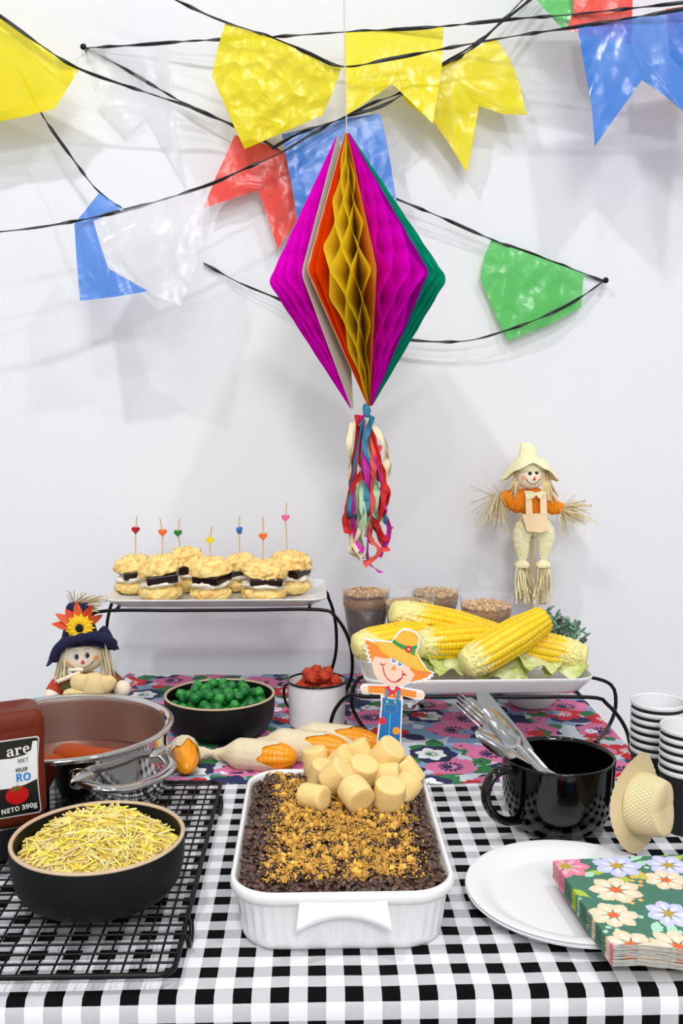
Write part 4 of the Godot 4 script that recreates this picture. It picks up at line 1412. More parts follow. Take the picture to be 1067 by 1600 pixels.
func flag(label: String, m: Material, px: Array, d: float, lean: float) -> void:
	var o := PackedVector2Array()
	for q in px: o.append(Vector2(q[0], q[1]))
	var idx := Geometry2D.triangulate_polygon(o)
	var tris := []
	for i in range(0, idx.size(), 3): tris.append([o[idx[i]], o[idx[i + 1]], o[idx[i + 2]]])
	for k in 3:
		var nt := []
		for q in tris:
			var ab: Vector2 = (q[0] + q[1]) / 2
			var bc: Vector2 = (q[1] + q[2]) / 2
			var ca: Vector2 = (q[2] + q[0]) / 2
			nt.append_array([[q[0], ab, ca], [ab, q[1], bc], [ca, bc, q[2]], [ab, bc, ca]])
		tris = nt
	var top: float = 1e9
	for q in o: top = minf(top, q.y)
	var base := dp(o[0].x, o[0].y, d)
	var b := MB.new()
	var at := {}
	for q in tris:
		var ids := []
		for v in q:
			var key := Vector2i(v * 16)
			if not at.has(key):
				var dd: float = d + lean * (v.y - top) / 200.0 + 0.006 * noise.get_noise_2d(v.x * 0.016, v.y * 0.012) * smoothstep(0, 60, v.y - top)
				at[key] = b.p(dp(v.x, v.y, minf(dd, 1.4765)) - base)
			ids.append(at[key])
		var s: float = (q[1] - q[0]).cross(q[2] - q[0])
		if s < 0: b.tri(ids[0], ids[1], ids[2])
		else: b.tri(ids[0], ids[2], ids[1])
	var n := put("bunting_flag", b, m, self)
	n.position = base
	tag(n, label, "bunting flag", "plastic bunting flags")


# ---------------------------------------------------------------- filled buns with heart picks
func buns() -> void:
	rng.seed = 9
	var y := TY + 0.142 + 0.0024 + 0.0046
	var crust := func(v: Vector3) -> Color:
		var k := 0.5 + 0.5 * noise.get_noise_3dv(v * 90.0) + 0.35 * noise.get_noise_3dv(v * 260.0)
		return lin(0.99, 0.88, 0.56).lerp(lin(0.90, 0.60, 0.18), smoothstep(0.40, 0.92, k))
	var cream := mat("bun_cream", Color(0.96, 0.93, 0.84), 0.45)
	bumps(cream, 0.04, 0.08, 0.03)
	var dark := mat("guava_paste", Color(0.12, 0.035, 0.03), 0.22)
	# px centre, px width, px height, distance, tilt of the lid, label, pick colour and px of its heart, top of its stick
	var list := [
		[209, 925, 58, 58, 1.335, 0.10, "bun at the back left corner with a red heart pick", "red", 212, 828, 806, 214],
		[293, 921, 58, 68, 1.345, -0.15, "bun at the back, second from left, with a green heart pick", "green", 278, 833, 810, 281],
		[374, 918, 52, 58, 1.345, 0.16, "bun mostly hidden at the back with a blue heart pick", "blue", 374, 828, 806, 374],
		[454, 918, 64, 66, 1.325, -0.10, "bun at the right end with a pink heart pick", "pink", 446, 809, 786, 448],
		[251, 935, 68, 68, 1.285, 0.22, "front left bun with lumpy lid and an orange heart pick", "orange", 254, 832, 810, 250],
		[330, 933, 66, 68, 1.275, 0.06, "smooth round bun front and centre with a yellow heart pick", "yellow", 328, 844, 822, 331],
		[412, 931, 72, 62, 1.28, -0.12, "front right bun showing its dark filling, with an orange heart pick", "orange", 411, 838, 808, 411]]
	var hearts := {"red": Color(0.72, 0.04, 0.07), "green": Color(0.05, 0.48, 0.08), "blue": Color(0.10, 0.45, 0.80), "pink": Color(0.95, 0.38, 0.60), "orange": Color(0.96, 0.42, 0.04), "yellow": Color(0.95, 0.85, 0.05)}
	var i := 0
	for a in list:
		var s: float = a[4] / F
		var c := dp(a[0], a[1], a[4])
		c.y = y
		var w: float = a[2] * s * 0.5
		var h: float = a[3] * s
		var t := thing("filled_bun", "golden cheese " + a[6], "bun", c, "filled buns on the white plate")
		var b := MB.new()
		noise.seed = 5 + i
		bun_half(b, Vector3(0, h * 0.20, 0), w * 0.98, h * 0.20, h * 0.20, Basis.IDENTITY, 0.17, crust)
		put("bottom_half", b, M.vertex, t)
		b = MB.new()
		b.ell(Vector3(0, h * 0.42, w * 0.04), Vector3(w * 0.93, h * 0.13, w * 0.90), Basis(Vector3.BACK, a[5] * 0.5), 28, 14, noise, 0.30, 120.0)
		put("cream_filling", b, cream, t)
		b = MB.new()
		b.rbox(Vector3(0.002, h * 0.565, w * 0.14), Vector3(w * 1.42, h * 0.21, w * 1.44), 0.0025, Basis.from_euler(Vector3(0.08, rng.randf_range(-0.5, 0.5) if i < 6 else 0.15, a[5] * 0.4)))
		put("dark_filling", b, dark, t)
		b = MB.new()
		bun_half(b, Vector3(0, h * 0.70, -w * 0.06), w * 1.03, h * 0.32, h * 0.07, Basis.from_euler(Vector3(0.12, 0, a[5])), 0.25 if i != 5 else 0.11, crust)
		put("top_half", b, M.vertex, t)
		# the pick
		var col: String = a[7]
		var hp := dp(a[8], a[9], a[4] + 0.004)
		var tip := dp(a[11], a[10], a[4] + 0.004)
		var foot := Vector3(lerpf(hp.x, c.x, 0.5), c.y + h * 0.80, c.z - 0.004)
		var pk := thing("heart_pick", "wooden toothpick with a %s heart stuck in the %s" % [col, ["back left bun", "back bun second from left", "hidden back bun", "right end bun", "front left bun", "front centre bun", "front right bun"][i]], "pick", foot, "heart picks in the buns")
		b = MB.new()
		b.tube(PackedVector3Array([Vector3(0, -0.012, 0), hp - foot, tip - foot]), 0.0009, 6)
		put("stick", b, M.wood, pk)
		b = MB.new()
		var o := PackedVector2Array()
		for k in 28:
			var q := TAU * k / 28
			o.append(Vector2(16 * pow(sin(q), 3), 13 * cos(q) - 5 * cos(2 * q) - 2 * cos(3 * q) - cos(4 * q)) * 0.00036)
		var turn := Basis(Vector3.UP, 1.25 if col == "blue" else rng.randf_range(-0.3, 0.3))
		var inner := PackedVector2Array()
		for q in o: inner.append(q * 0.80)
		var rs := []
		for z in [[-0.0030, 0.80], [-0.0022, 0.95], [-0.0010, 1.0], [0.0010, 1.0], [0.0022, 0.95], [0.0030, 0.80]]:
			var row := PackedVector3Array()
			for q in o: row.append(hp - foot + turn * Vector3(-q.x * z[1], q.y * z[1], z[0]))
			rs.append(row)
		b.rings(rs, true, true, true)
		if not M.has("heart_" + col): mat("heart_" + col, hearts[col], 0.4)
		put("heart", b, M["heart_" + col], pk, col + " heart bead")
		i += 1
	noise.seed = 5


func bun_half(b: MB, at: Vector3, r: float, up: float, down: float, bs: Basis, amp: float, crust: Callable) -> void:      # a lumpy baked half, flatter on one side
	var rs := []
	for i in 35:
		var la := -PI / 2 + PI * i / 34
		var row := PackedVector3Array()
		for j in 56:
			var lo := TAU * j / 56
			var cl := pow(cos(la), 0.8)
			var q := Vector3(cl * cos(lo), sin(la), -cl * sin(lo))
			var o := Vector3(q.x * r, q.y * (up if q.y > 0 else down), q.z * r * 0.95)
			var k := 1.0 + amp * (noise.get_noise_3dv(o * 85.0) + 0.4 * noise.get_noise_3dv(o * 240.0) - 0.35 * maxf(0.0, noise.get_noise_3dv(o * 190.0 + Vector3(9, 9, 9)) - 0.2))
			row.append(at + bs * (o * k))
		rs.append(row)
	var first := b.v.size()
	b.rings(rs)
	for i in range(first, b.v.size()): b.c[i] = crust.call(b.v[i])


# ---------------------------------------------------------------- corn cobs and cabbage leaves
func cob(label: String, a: Vector3, e: Vector3, R: float, pale: float, group := "corn cobs on the white plate") -> void:      # from the pale butt a to the tip e
	var L := a.distance_to(e)
	var t := thing("corn_cob", label, "corn", a, group)
	t.basis = facing(e - a)
	var rows := 14
	var per := int(L / 0.0048)
	var nu := rows * 6
	var nv := per * 4
	var sd := rng.randf() * 50.0
	var b := MB.new()
	var rs := []
	var cols := []
	for i in nv + 1:
		var u := float(i) / nv
		var r := R * (0.93 + 0.07 * sin(u * PI)) * (1.0 - 0.20 * smoothstep(0.6, 1.0, u)) * (0.82 + 0.18 * smoothstep(0.0, 0.12, u))
		if u > 0.985: r *= 0.88
		var row := PackedVector3Array()
		for j in nu:
			var an := TAU * j / nu
			var fr := fposmod(float(j) / 6.0, 1.0)
			var rowk := int(j / 6.0)
			var fu := fposmod(u * per + (0.5 if rowk % 2 else 0.0) + 0.25 * sin(rowk * 2.7), 1.0)
			var bump := sqrt(maxf(0.0, 1.0 - pow(absf(fr * 2 - 1), 3.0))) * (0.35 + 0.65 * pow(maxf(0.0, 1.0 - pow(absf(fu * 2 - 1), 4.0)), 0.5))
			var edge := pale + 0.16 * noise.get_noise_2d(cos(an) * 3.0 + sd, sin(an) * 3.0) + 0.05 * noise.get_noise_2d(an * 9.0, u * 30.0 + sd)
			var ku := smoothstep(edge + 0.05, edge - 0.03, u)
			var rr := r - 0.0016 + 0.0024 * bump * (1.0 - 0.65 * ku) + ku * 0.0036 * noise.get_noise_3d(u * 34.0, cos(an) * 6.0, sin(an) * 6.0 + sd)
			row.append(Vector3(u * L, cos(an) * rr, sin(an) * rr))
			var c := lin(0.98, 0.79, 0.0).lerp(lin(0.98, 0.85, 0.12), clampf(0.5 + 0.9 * noise.get_noise_2d(floor(u * per) * 3.1, rowk * 4.7 + sd), 0, 1))
			c = c.lerp(lin(0.93, 0.70, 0.06), 1.0 - clampf(bump * 1.6, 0, 1))
			cols.append(c.lerp(lin(0.94, 0.90, 0.58), ku))
		rs.append(row)
	var first := b.v.size()
	b.rings(rs, true, true, true)
	for k in cols.size(): b.c[first + k] = cols[k]
	for k in range(first + cols.size(), b.v.size()): b.c[k] = lin(0.90, 0.82, 0.50)
	put("kernels", b, M.vertex_gloss, t).set_meta("kind", "stuff")
	b = MB.new()
	b.col = lin(0.92, 0.88, 0.58)
	b.ell(Vector3(0.001, 0, 0), Vector3(0.006, R * 0.72, R * 0.72), Basis.IDENTITY, 20, 10, noise, 0.3, 200.0)
	put("stalk_end", b, M.vertex, t, "pale stalk end")

func leaf(label: String, at: Vector3, w: float, d: float, turn: float, tilt: Vector2, curl: float, pal: float) -> void:
	var t := thing("cabbage_leaf", label, "leaf", at, "cabbage leaves under the corn", turn)
	var sd := rng.randf() * 90.0
	var b := MB.new()
	var fn := func(u: float, v: float) -> Vector3:
		var x := (u - 0.5) * w
		var z := (v - 0.5) * d
		var e := maxf(absf(u * 2 - 1), absf(v * 2 - 1))
		var ruf := 0.0055 * e * e * sin((u * 9.0 + v * 5.0 + sd)) + 0.004 * noise.get_noise_2d(x * 60.0 + sd, z * 60.0)
		var shr := 1.0 - 0.10 * noise.get_noise_2d(u * 5.0 + sd, v * 5.0)
		return Vector3(x * shr, ruf + curl * (pow(u * 2 - 1, 2) + pow(v * 2 - 1, 2)) * 0.5 + tilt.x * x + tilt.y * z, z * shr)
	b.sheet(26, 22, fn)
	for k in b.v.size():
		var u: Vector2 = b.t[k]
		var vein := pow(absf(sin(u.x * 14.0 + (u.y - 0.5) * 7.0 * signf(u.x - 0.5))), 10.0)
		var f := clampf(maxf(vein * 0.6, 1.0 - 3.0 * absf(u.x - 0.5)) , 0, 1)
		b.c[k] = lin(0.74, 0.81, 0.42).lerp(lin(0.91, 0.92, 0.70), clampf(f + pal + 0.4 * noise.get_noise_2d(u.x * 4.0 + sd, u.y * 4.0), 0, 1))
	put("blade", b, mat("leaf_green", Color.WHITE, 0.45, {"vertex_color_use_as_albedo": true, "backlight_enabled": true, "backlight": Color(0.4, 0.45, 0.22)}), t)

func corn_plate() -> void:
	rng.seed = 5
	var y := TY + 0.066 + 0.0024 + 0.006
	var on := func(px: float, py: float, d: float) -> Vector3: return dp(px, py, d)
	leaf("pale cabbage leaf left of the front corn cob, by the paper scarecrow", on.call(702, 1040, 1.148), 0.050, 0.046, 0.4, Vector2(0.1, -0.35), 0.012, 0.0)
	leaf("flat cabbage leaf right of the front corn cob", on.call(788, 1039, 1.143), 0.058, 0.044, -0.3, Vector2(0.05, -0.45), -0.006, 0.1)
	leaf("crinkled pale cabbage leaf in front of the right corn cob", on.call(838, 1033, 1.143), 0.056, 0.042, 0.5, Vector2(-0.1, -0.5), 0.010, 0.35)
	leaf("small cabbage leaf at the right end of the corn plate", on.call(882, 1043, 1.143), 0.052, 0.040, -0.1, Vector2(0.1, -0.35), 0.006, 0.1)
	leaf("curled cabbage leaf half hidden behind the paper scarecrow", on.call(658, 1040, 1.150), 0.052, 0.044, 0.9, Vector2(0.0, -0.3), 0.012, 0.0)
	cob("corn cob with pale stalk end poking out at the left of plate", on.call(556, 1010, 1.155), on.call(668, 990, 1.185), 0.0200, 0.20)
	cob("corn cob lying in the middle, behind the front one", on.call(655, 1006, 1.16), on.call(812, 996, 1.20), 0.0215, 0.10)
	cob("topmost corn cob lying across the back of the pile", on.call(614, 957, 1.196), on.call(772, 990, 1.220), 0.0195, 0.22)
	cob("corn cob at the right end with ragged pale stalk end", on.call(912, 1026, 1.155), on.call(790, 1000, 1.175), 0.0195, 0.26)
	cob("front corn cob leaning up to the right across the pile", on.call(728, 1040, 1.118), on.call(851, 966, 1.155), 0.0218, 0.16)
	# small plant in a white bowl behind and under the plate
	var pb := gp(825, 1098, 0.0)
	pb = Vector3(pb.x, TY + 0.003, -1.285)
	var t := thing("potted_plant", "small grey-green plant in white bowl behind the corn plate", "plant", pb)
	var b := MB.new()
	b.lathe([Vector2(0.0002, 0), Vector2(0.024, 0), Vector2(0.028, 0.002), Vector2(0.038, 0.014), Vector2(0.044, 0.034), Vector2(0.046, 0.050), Vector2(0.044, 0.051), Vector2(0.041, 0.046), Vector2(0.0002, 0.044)], 48)
	put("bowl", b, M.white_glaze, t)
	b = MB.new()
	rng.seed = 6
	for i in 46:
		var a := rng.randf() * TAU
		var rr := 0.052 * sqrt(rng.randf())
		var top := Vector3(cos(a) * rr + 0.028, 0.088 + 0.050 * (1 - rr / 0.06) * rng.randf_range(0.75, 1.05), sin(a) * rr * 0.7)
		var root := Vector3(cos(a) * 0.02 + 0.01, 0.045, sin(a) * 0.02)
		b.col = lin(0.25, 0.33, 0.27)
		b.tube(PackedVector3Array([root, root.lerp(top, 0.5) + Vector3(0, 0.006, 0), top]), 0.0009, 5)
		for k in 9:
			var u := 0.55 + 0.45 * k / 8.0
			var q := root.lerp(top, u)
			var dir := Vector3(rng.randf_range(-1, 1), rng.randf_range(0.0, 1), rng.randf_range(-1, 1)).normalized()
			var kk := rng.randf_range(0.8, 1.2)
			b.col = lin(0.45 * kk, 0.57 * kk, 0.48 * kk)
			b.ell(q + dir * 0.004, Vector3(0.0058, 0.0016, 0.0032), facing(dir), 7, 5)
	put("foliage", b, M.vertex, t).set_meta("kind", "stuff")


# ---------------------------------------------------------------- stemmed dessert glasses
func goblets() -> void:
	var H := 0.152
	var cr := func(bb: MB, R: float, y: float, seed_: int) -> void:
		rng.seed = seed_
		for i in 750:
			var r := R * sqrt(rng.randf())
			var a := rng.randf() * TAU
			var k := rng.randf_range(0.75, 1.15)
			bb.col = lin(0.86 * k, 0.70 * k, 0.50 * k)
			crumb(bb, Vector3(cos(a) * r, y + rng.randf_range(-0.002, 0.006) * (1.2 - r / R), sin(a) * r), rng.randf_range(0.0010, 0.0034))
	var i := 0
	for a in [[572, 1.344, "stemmed dessert glass with dark mousse and crumbs, leftmost behind the corn", 0.0], [640, 1.288, "stemmed dessert glass half hidden behind the topmost corn cob", 0.0], [680, 1.362, "stemmed dessert glass at the back, second rim from left above corn", 0.0], [760, 1.272, "wide stemmed dessert glass of crumbs right behind the front corn cob", 0.0]]:
		var c := dp(a[0], 925, a[1])
		c.y = TY + 0.003
		var R := 0.0345 if i < 3 else 0.0355
		var t := thing("dessert_glass", a[2], "glass", c, "stemmed dessert glasses")
		var b := MB.new()
		b.lathe([Vector2(0.0002, 0.060), Vector2(R * 0.55, 0.0615), Vector2(R * 0.64, 0.066), Vector2(R * 0.80, 0.100), Vector2(R * 0.92, 0.130), Vector2(R, H)], 48)
		b.lathe([Vector2(R, H), Vector2(R - 0.0006, H + 0.0003), Vector2(R - 0.0011, H - 0.0004)], 48)
		put("cup", b, M.glass, t)
		b = MB.new()
		b.lathe([Vector2(0.0002, 0.0), Vector2(0.028, 0.0), Vector2(0.0285, 0.001), Vector2(0.022, 0.0028), Vector2(0.010, 0.006), Vector2(0.0055, 0.013), Vector2(0.0045, 0.028), Vector2(0.006, 0.040), Vector2(0.0075, 0.044), Vector2(0.006, 0.048), Vector2(0.008, 0.056), Vector2(0.016, 0.0596)], 40)
		put("stem", b, mat("glass_solid", Color(0.95, 0.97, 0.97, 0.0), 0.04, {"refraction_enabled": true, "refraction_scale": 0.05, "transparency": BaseMaterial3D.TRANSPARENCY_ALPHA}), t)
		b = MB.new()
		b.lathe([Vector2(0.0002, 0.0635), Vector2(R * 0.56, 0.064), Vector2(R * 0.625, 0.068), Vector2(R * 0.69, 0.080), Vector2(R * 0.73, 0.0885), Vector2(0.0002, 0.0885)], 40)
		put("pale_layer", b, mat("mousse_pale", Color(0.36, 0.25, 0.15), 0.4), t)
		b = MB.new()
		b.lathe([Vector2(0.0002, 0.0886), Vector2(R * 0.732, 0.0886), Vector2(R * 0.78, 0.099), Vector2(R * 0.875, 0.1225), Vector2(0.0002, 0.1225)], 40)
		put("mousse_layer", b, mat("mousse", Color(0.20, 0.10, 0.05), 0.35), t)
		b = MB.new()
		b.col = lin(0.60, 0.44, 0.27)
		b.lathe([Vector2(0.0002, 0.1226), Vector2(R * 0.876, 0.1226), Vector2(R * 0.93, 0.1350), Vector2(R * 0.6, 0.1385), Vector2(0.0002, 0.140)], 40)
		cr.call(b, R * 0.90, 0.1385 + (0.004 if i == 0 else 0.0), 40 + i)
		for k in 260:      # grains seen through the side
			var an := rng.randf() * TAU
			var yy := rng.randf_range(0.123, 0.137)
			var kk := rng.randf_range(0.75, 1.1)
			b.col = lin(0.70 * kk, 0.52 * kk, 0.32 * kk)
			var rr := R * lerpf(0.865, 0.925, (yy - 0.1226) / 0.0145)
			crumb(b, Vector3(cos(an) * rr, yy, sin(an) * rr), rng.randf_range(0.0010, 0.0018))
		put("crumb_topping", b, M.vertex, t).set_meta("kind", "stuff")
		i += 1


# ---------------------------------------------------------------- braided husk corn
func husk_corn() -> void:
	var base := gp(400, 1195, 0.003)
	var t := thing("husk_corn_string", "string of dried corn ornaments in pale husks tied by a braid", "decoration", base)
	var braid := MB.new()
	for k in 3:
		var pts := []
		for i in 30:
			var u := i / 29.0
			var q := gp(lerpf(256, 356, u), lerpf(1172, 1180, u), 0.009) - base
			q += Vector3(0, 0.0034 * sin(u * 34.0 + k * TAU / 3), 0.0045 * sin(u * 17.0 + k * TAU / 3))
			pts.append(q)
		braid.tube(curve(pts, 70), 0.0036, 7)
	put("braid", braid, M.husk, t)
	# axis start (stalk), end (tip), radius, share of husk
	var i := 0
	for a in [[gp(286, 1158, 0.018), gp(292, 1203, 0.0145), 0.0155, 0.46], [gp(342, 1176, 0.016), gp(464, 1184, 0.0165), 0.0172, 0.60], [gp(404, 1160, 0.020), gp(546, 1172, 0.019), 0.0175, 0.62], [gp(452, 1148, 0.020), gp(596, 1164, 0.019), 0.0175, 0.62]]:
		var p0: Vector3 = a[0] - base
		var p1: Vector3 = a[1] - base
		var bs := facing(p1 - p0)
		var L := p0.distance_to(p1)
		var R: float = a[2]
		var b := MB.new()
		var rs := []
		var nu := 40
		for k in 25:
			var u: float = k / 24.0 * a[3] * 1.08
			var r := R * (0.30 + 0.70 * smoothstep(0.0, 0.28, u)) * 1.03
			var row := PackedVector3Array()
			for j in nu:
				var an := TAU * j / nu
				var uu: float = u + (0.10 * sin(an * 3.0 + i) + 0.05 * sin(an * 7.0)) * smoothstep(0.3, a[3], u)
				row.append(p0 + bs * Vector3(uu * L, cos(an) * r * (1 + 0.02 * sin(an * 14)), sin(an) * r * (1 + 0.02 * sin(an * 14))))
			rs.append(row)
		b.rings(rs, true, true, false)
		put("husk", b, M.husk, t)
		b = MB.new()
		rs = []
		for k in 41:
			var u: float = lerpf(a[3] * 0.75, 1.0, k / 40.0)
			var e: float = (u - a[3]) / (1 - a[3])
			var r := R * 0.95 * sqrt(maxf(0.0, 1.0 - pow(clampf(e, 0, 1), 2.6))) + 0.0003
			var row := PackedVector3Array()
			for j in 60:
				var an := TAU * j / 60
				var bump := absf(sin(an * 5.0)) * 0.6 + 0.4 * absf(sin(u * L / 0.0050 * PI))
				row.append(p0 + bs * Vector3(u * L, cos(an) * r * (0.91 + 0.11 * bump), sin(an) * r * (0.91 + 0.11 * bump)))
			rs.append(row)
		b.rings(rs, true, true, true)
		put("corn_tip", b, M.corn_paint, t, "glossy orange painted corn tip")
		i += 1


# ---------------------------------------------------------------- enamel mug
func enamel_mug() -> void:
	var c := Vector3(0.0028, TY + 0.003, -1.209)
	var R := 0.0372
	var H := 0.057
	var t := thing("enamel_mug", "white enamel mug with black rim full of red nuggets", "mug", c)
	var b := MB.new()
	b.lathe([Vector2(0.0002, 0), Vector2(R * 0.88, 0), Vector2(R * 0.93, 0.001), Vector2(R * 0.95, 0.004), Vector2(R * 0.965, H * 0.5), Vector2(R * 0.98, H - 0.001), Vector2(R * 0.945, H - 0.001), Vector2(R * 0.93, H * 0.5), Vector2(R * 0.9, 0.004), Vector2(0.0002, 0.003)], 72)
	put("body", b, M.white_glaze, t)
	b = MB.new()
	var pts := PackedVector3Array()
	for i in 64: pts.append(Vector3(cos(TAU * i / 64) * R * 0.985, H, -sin(TAU * i / 64) * R * 0.985))
	b.tube(pts, 0.0015, 8, true)
	put("rim", b, M.black_glaze, t, "rolled black rim")
	b = MB.new()
	var d := Vector3(-0.98, 0, -0.10).normalized()
	b.tube(curve([d * 0.0355 + Vector3(0, 0.050, 0), d * 0.040 + Vector3(0, 0.050, 0), d * 0.0420 + Vector3(0, 0.043, 0), d * 0.0415 + Vector3(0, 0.033, 0), d * 0.0385 + Vector3(0, 0.024, 0), d * 0.035 + Vector3(0, 0.021, 0)], 20), 0.0017, 8)
	put("handle", b, M.black_glaze, t, "black wire handle")
	rng.seed = 2
	var m := mat("nugget_red", Color(0.78, 0.24, 0.10), 0.6)
	bumps(m, 0.07, 0.10, 0.02)
	var spots := []
	for layer in 3:
		for tries in 300:
			var r: float = [0.026, 0.025, 0.019][layer] * sqrt(rng.randf())
			var a := rng.randf() * TAU
			var q := Vector3(cos(a) * r, 0.046 + layer * 0.0085, sin(a) * r)
			var ok := true
			for s in spots:
				if s.distance_to(q) < 0.0142: ok = false; break
			if ok: spots.append(q)
	var k := 0
	for s in spots:
		var nb := MB.new()
		nb.ell(Vector3.ZERO, Vector3(0.0085, 0.0074, 0.0080), Basis.IDENTITY, 18, 12, noise, 0.55, 170.0 + k * 17)
		var o := put("red_nugget", nb, m, self)
		o.position = c + s
		o.rotation = Vector3(rng.randf() * 6, rng.randf() * 6, rng.randf() * 6)
		tag(o, "red coated nugget heaped in the white enamel mug", "snack", "red nuggets in the enamel mug")
		k += 1


# ---------------------------------------------------------------- marshmallows
func marshmallows() -> void:
	rng.seed = 14
	var m := mat("marshmallow", Color(0.94, 0.81, 0.53), 0.8, {"subsurf_scatter_enabled": true, "subsurf_scatter_strength": 0.2})
	bumps(m, 0.04, 0.03, 0.03)
	# px, distance, direction of the axis, half length, radius
	for a in [
			[493, 1190, 0.915, Vector3(-0.15, 1, -0.1), 0.0138, 0.0122, "tall tan marshmallow at the left back of the heap"],
			[502, 1211, 0.893, Vector3(0.2, 1, 0.2), 0.0130, 0.0118, "marshmallow squeezed behind the tilted one on the left"],
			[535, 1188, 0.908, Vector3(0.5, 0.6, 0.4), 0.0125, 0.0120, "marshmallow at the back between two upright ones"],
			[526, 1212, 0.868, Vector3(0.75, 0.75, 0.3), 0.0125, 0.0133, "large tilted marshmallow on the left of the heap"],
			[490, 1245, 0.845, Vector3(1, 0.12, 0.75), 0.0125, 0.0112, "marshmallow lying on its side at front left of heap"],
			[556, 1240, 0.835, Vector3(0.5, -0.35, 1), 0.0115, 0.0138, "front middle marshmallow showing its round end"],
			[566, 1206, 0.880, Vector3(0.25, 1, 0.4), 0.0120, 0.0135, "marshmallow in the centre behind the front ones"],
			[564, 1180, 0.912, Vector3(0.45, -1, 0.2), 0.0145, 0.0115, "long marshmallow leaning beside the paper scarecrow"],
			[604, 1179, 0.900, Vector3(0.60, 0.85, 0.35), 0.0128, 0.0140, "large square-looking marshmallow at the top of the heap"],
			[603, 1211, 0.885, Vector3(1, 0.1, 0.2), 0.0130, 0.0115, "marshmallow lying under the top one on the right"],
			[608, 1243, 0.842, Vector3(0.12, 1, 0.25), 0.0132, 0.0142, "upright front right marshmallow, biggest of the heap"],
			[634, 1232, 0.868, Vector3(0.5, 0.6, -0.3), 0.0125, 0.0122, "marshmallow half hidden behind the upright front right one"],
			[638, 1207, 0.895, Vector3(0.6, -0.8, 0.2), 0.0130, 0.0118, "marshmallow at the right back against the dish rim"]]:
		var b := MB.new()
		var hl: float = a[4]
		var r: float = a[5]
		var prof := [Vector2(0.0002, -hl * 0.97), Vector2(r * 0.60, -hl), Vector2(r * 0.84, -hl * 0.98), Vector2(r * 0.95, -hl * 0.91), Vector2(r * 0.99, -hl * 0.78), Vector2(r * 1.01, -hl * 0.3), Vector2(r * 1.0, 0), Vector2(r * 1.01, hl * 0.3), Vector2(r * 0.99, hl * 0.78), Vector2(r * 0.95, hl * 0.91), Vector2(r * 0.84, hl * 0.98), Vector2(r * 0.60, hl), Vector2(0.0002, hl * 0.97)]
		b.lathe(prof, 32)
		for i in b.v.size(): b.v[i] += b.v[i].normalized() * 0.0006 * noise.get_noise_3dv(b.v[i] * 90.0 + Vector3(a[0], 0, 0))
		var o := put("marshmallow", b, m, self)
		var y: Vector3 = a[3].normalized()
		var x := y.cross(Vector3.BACK).normalized()
		o.basis = Basis(x, y, x.cross(y))
		o.position = dp(a[0], a[1], a[2])
		tag(o, a[6], "marshmallow", "marshmallows on the dessert")


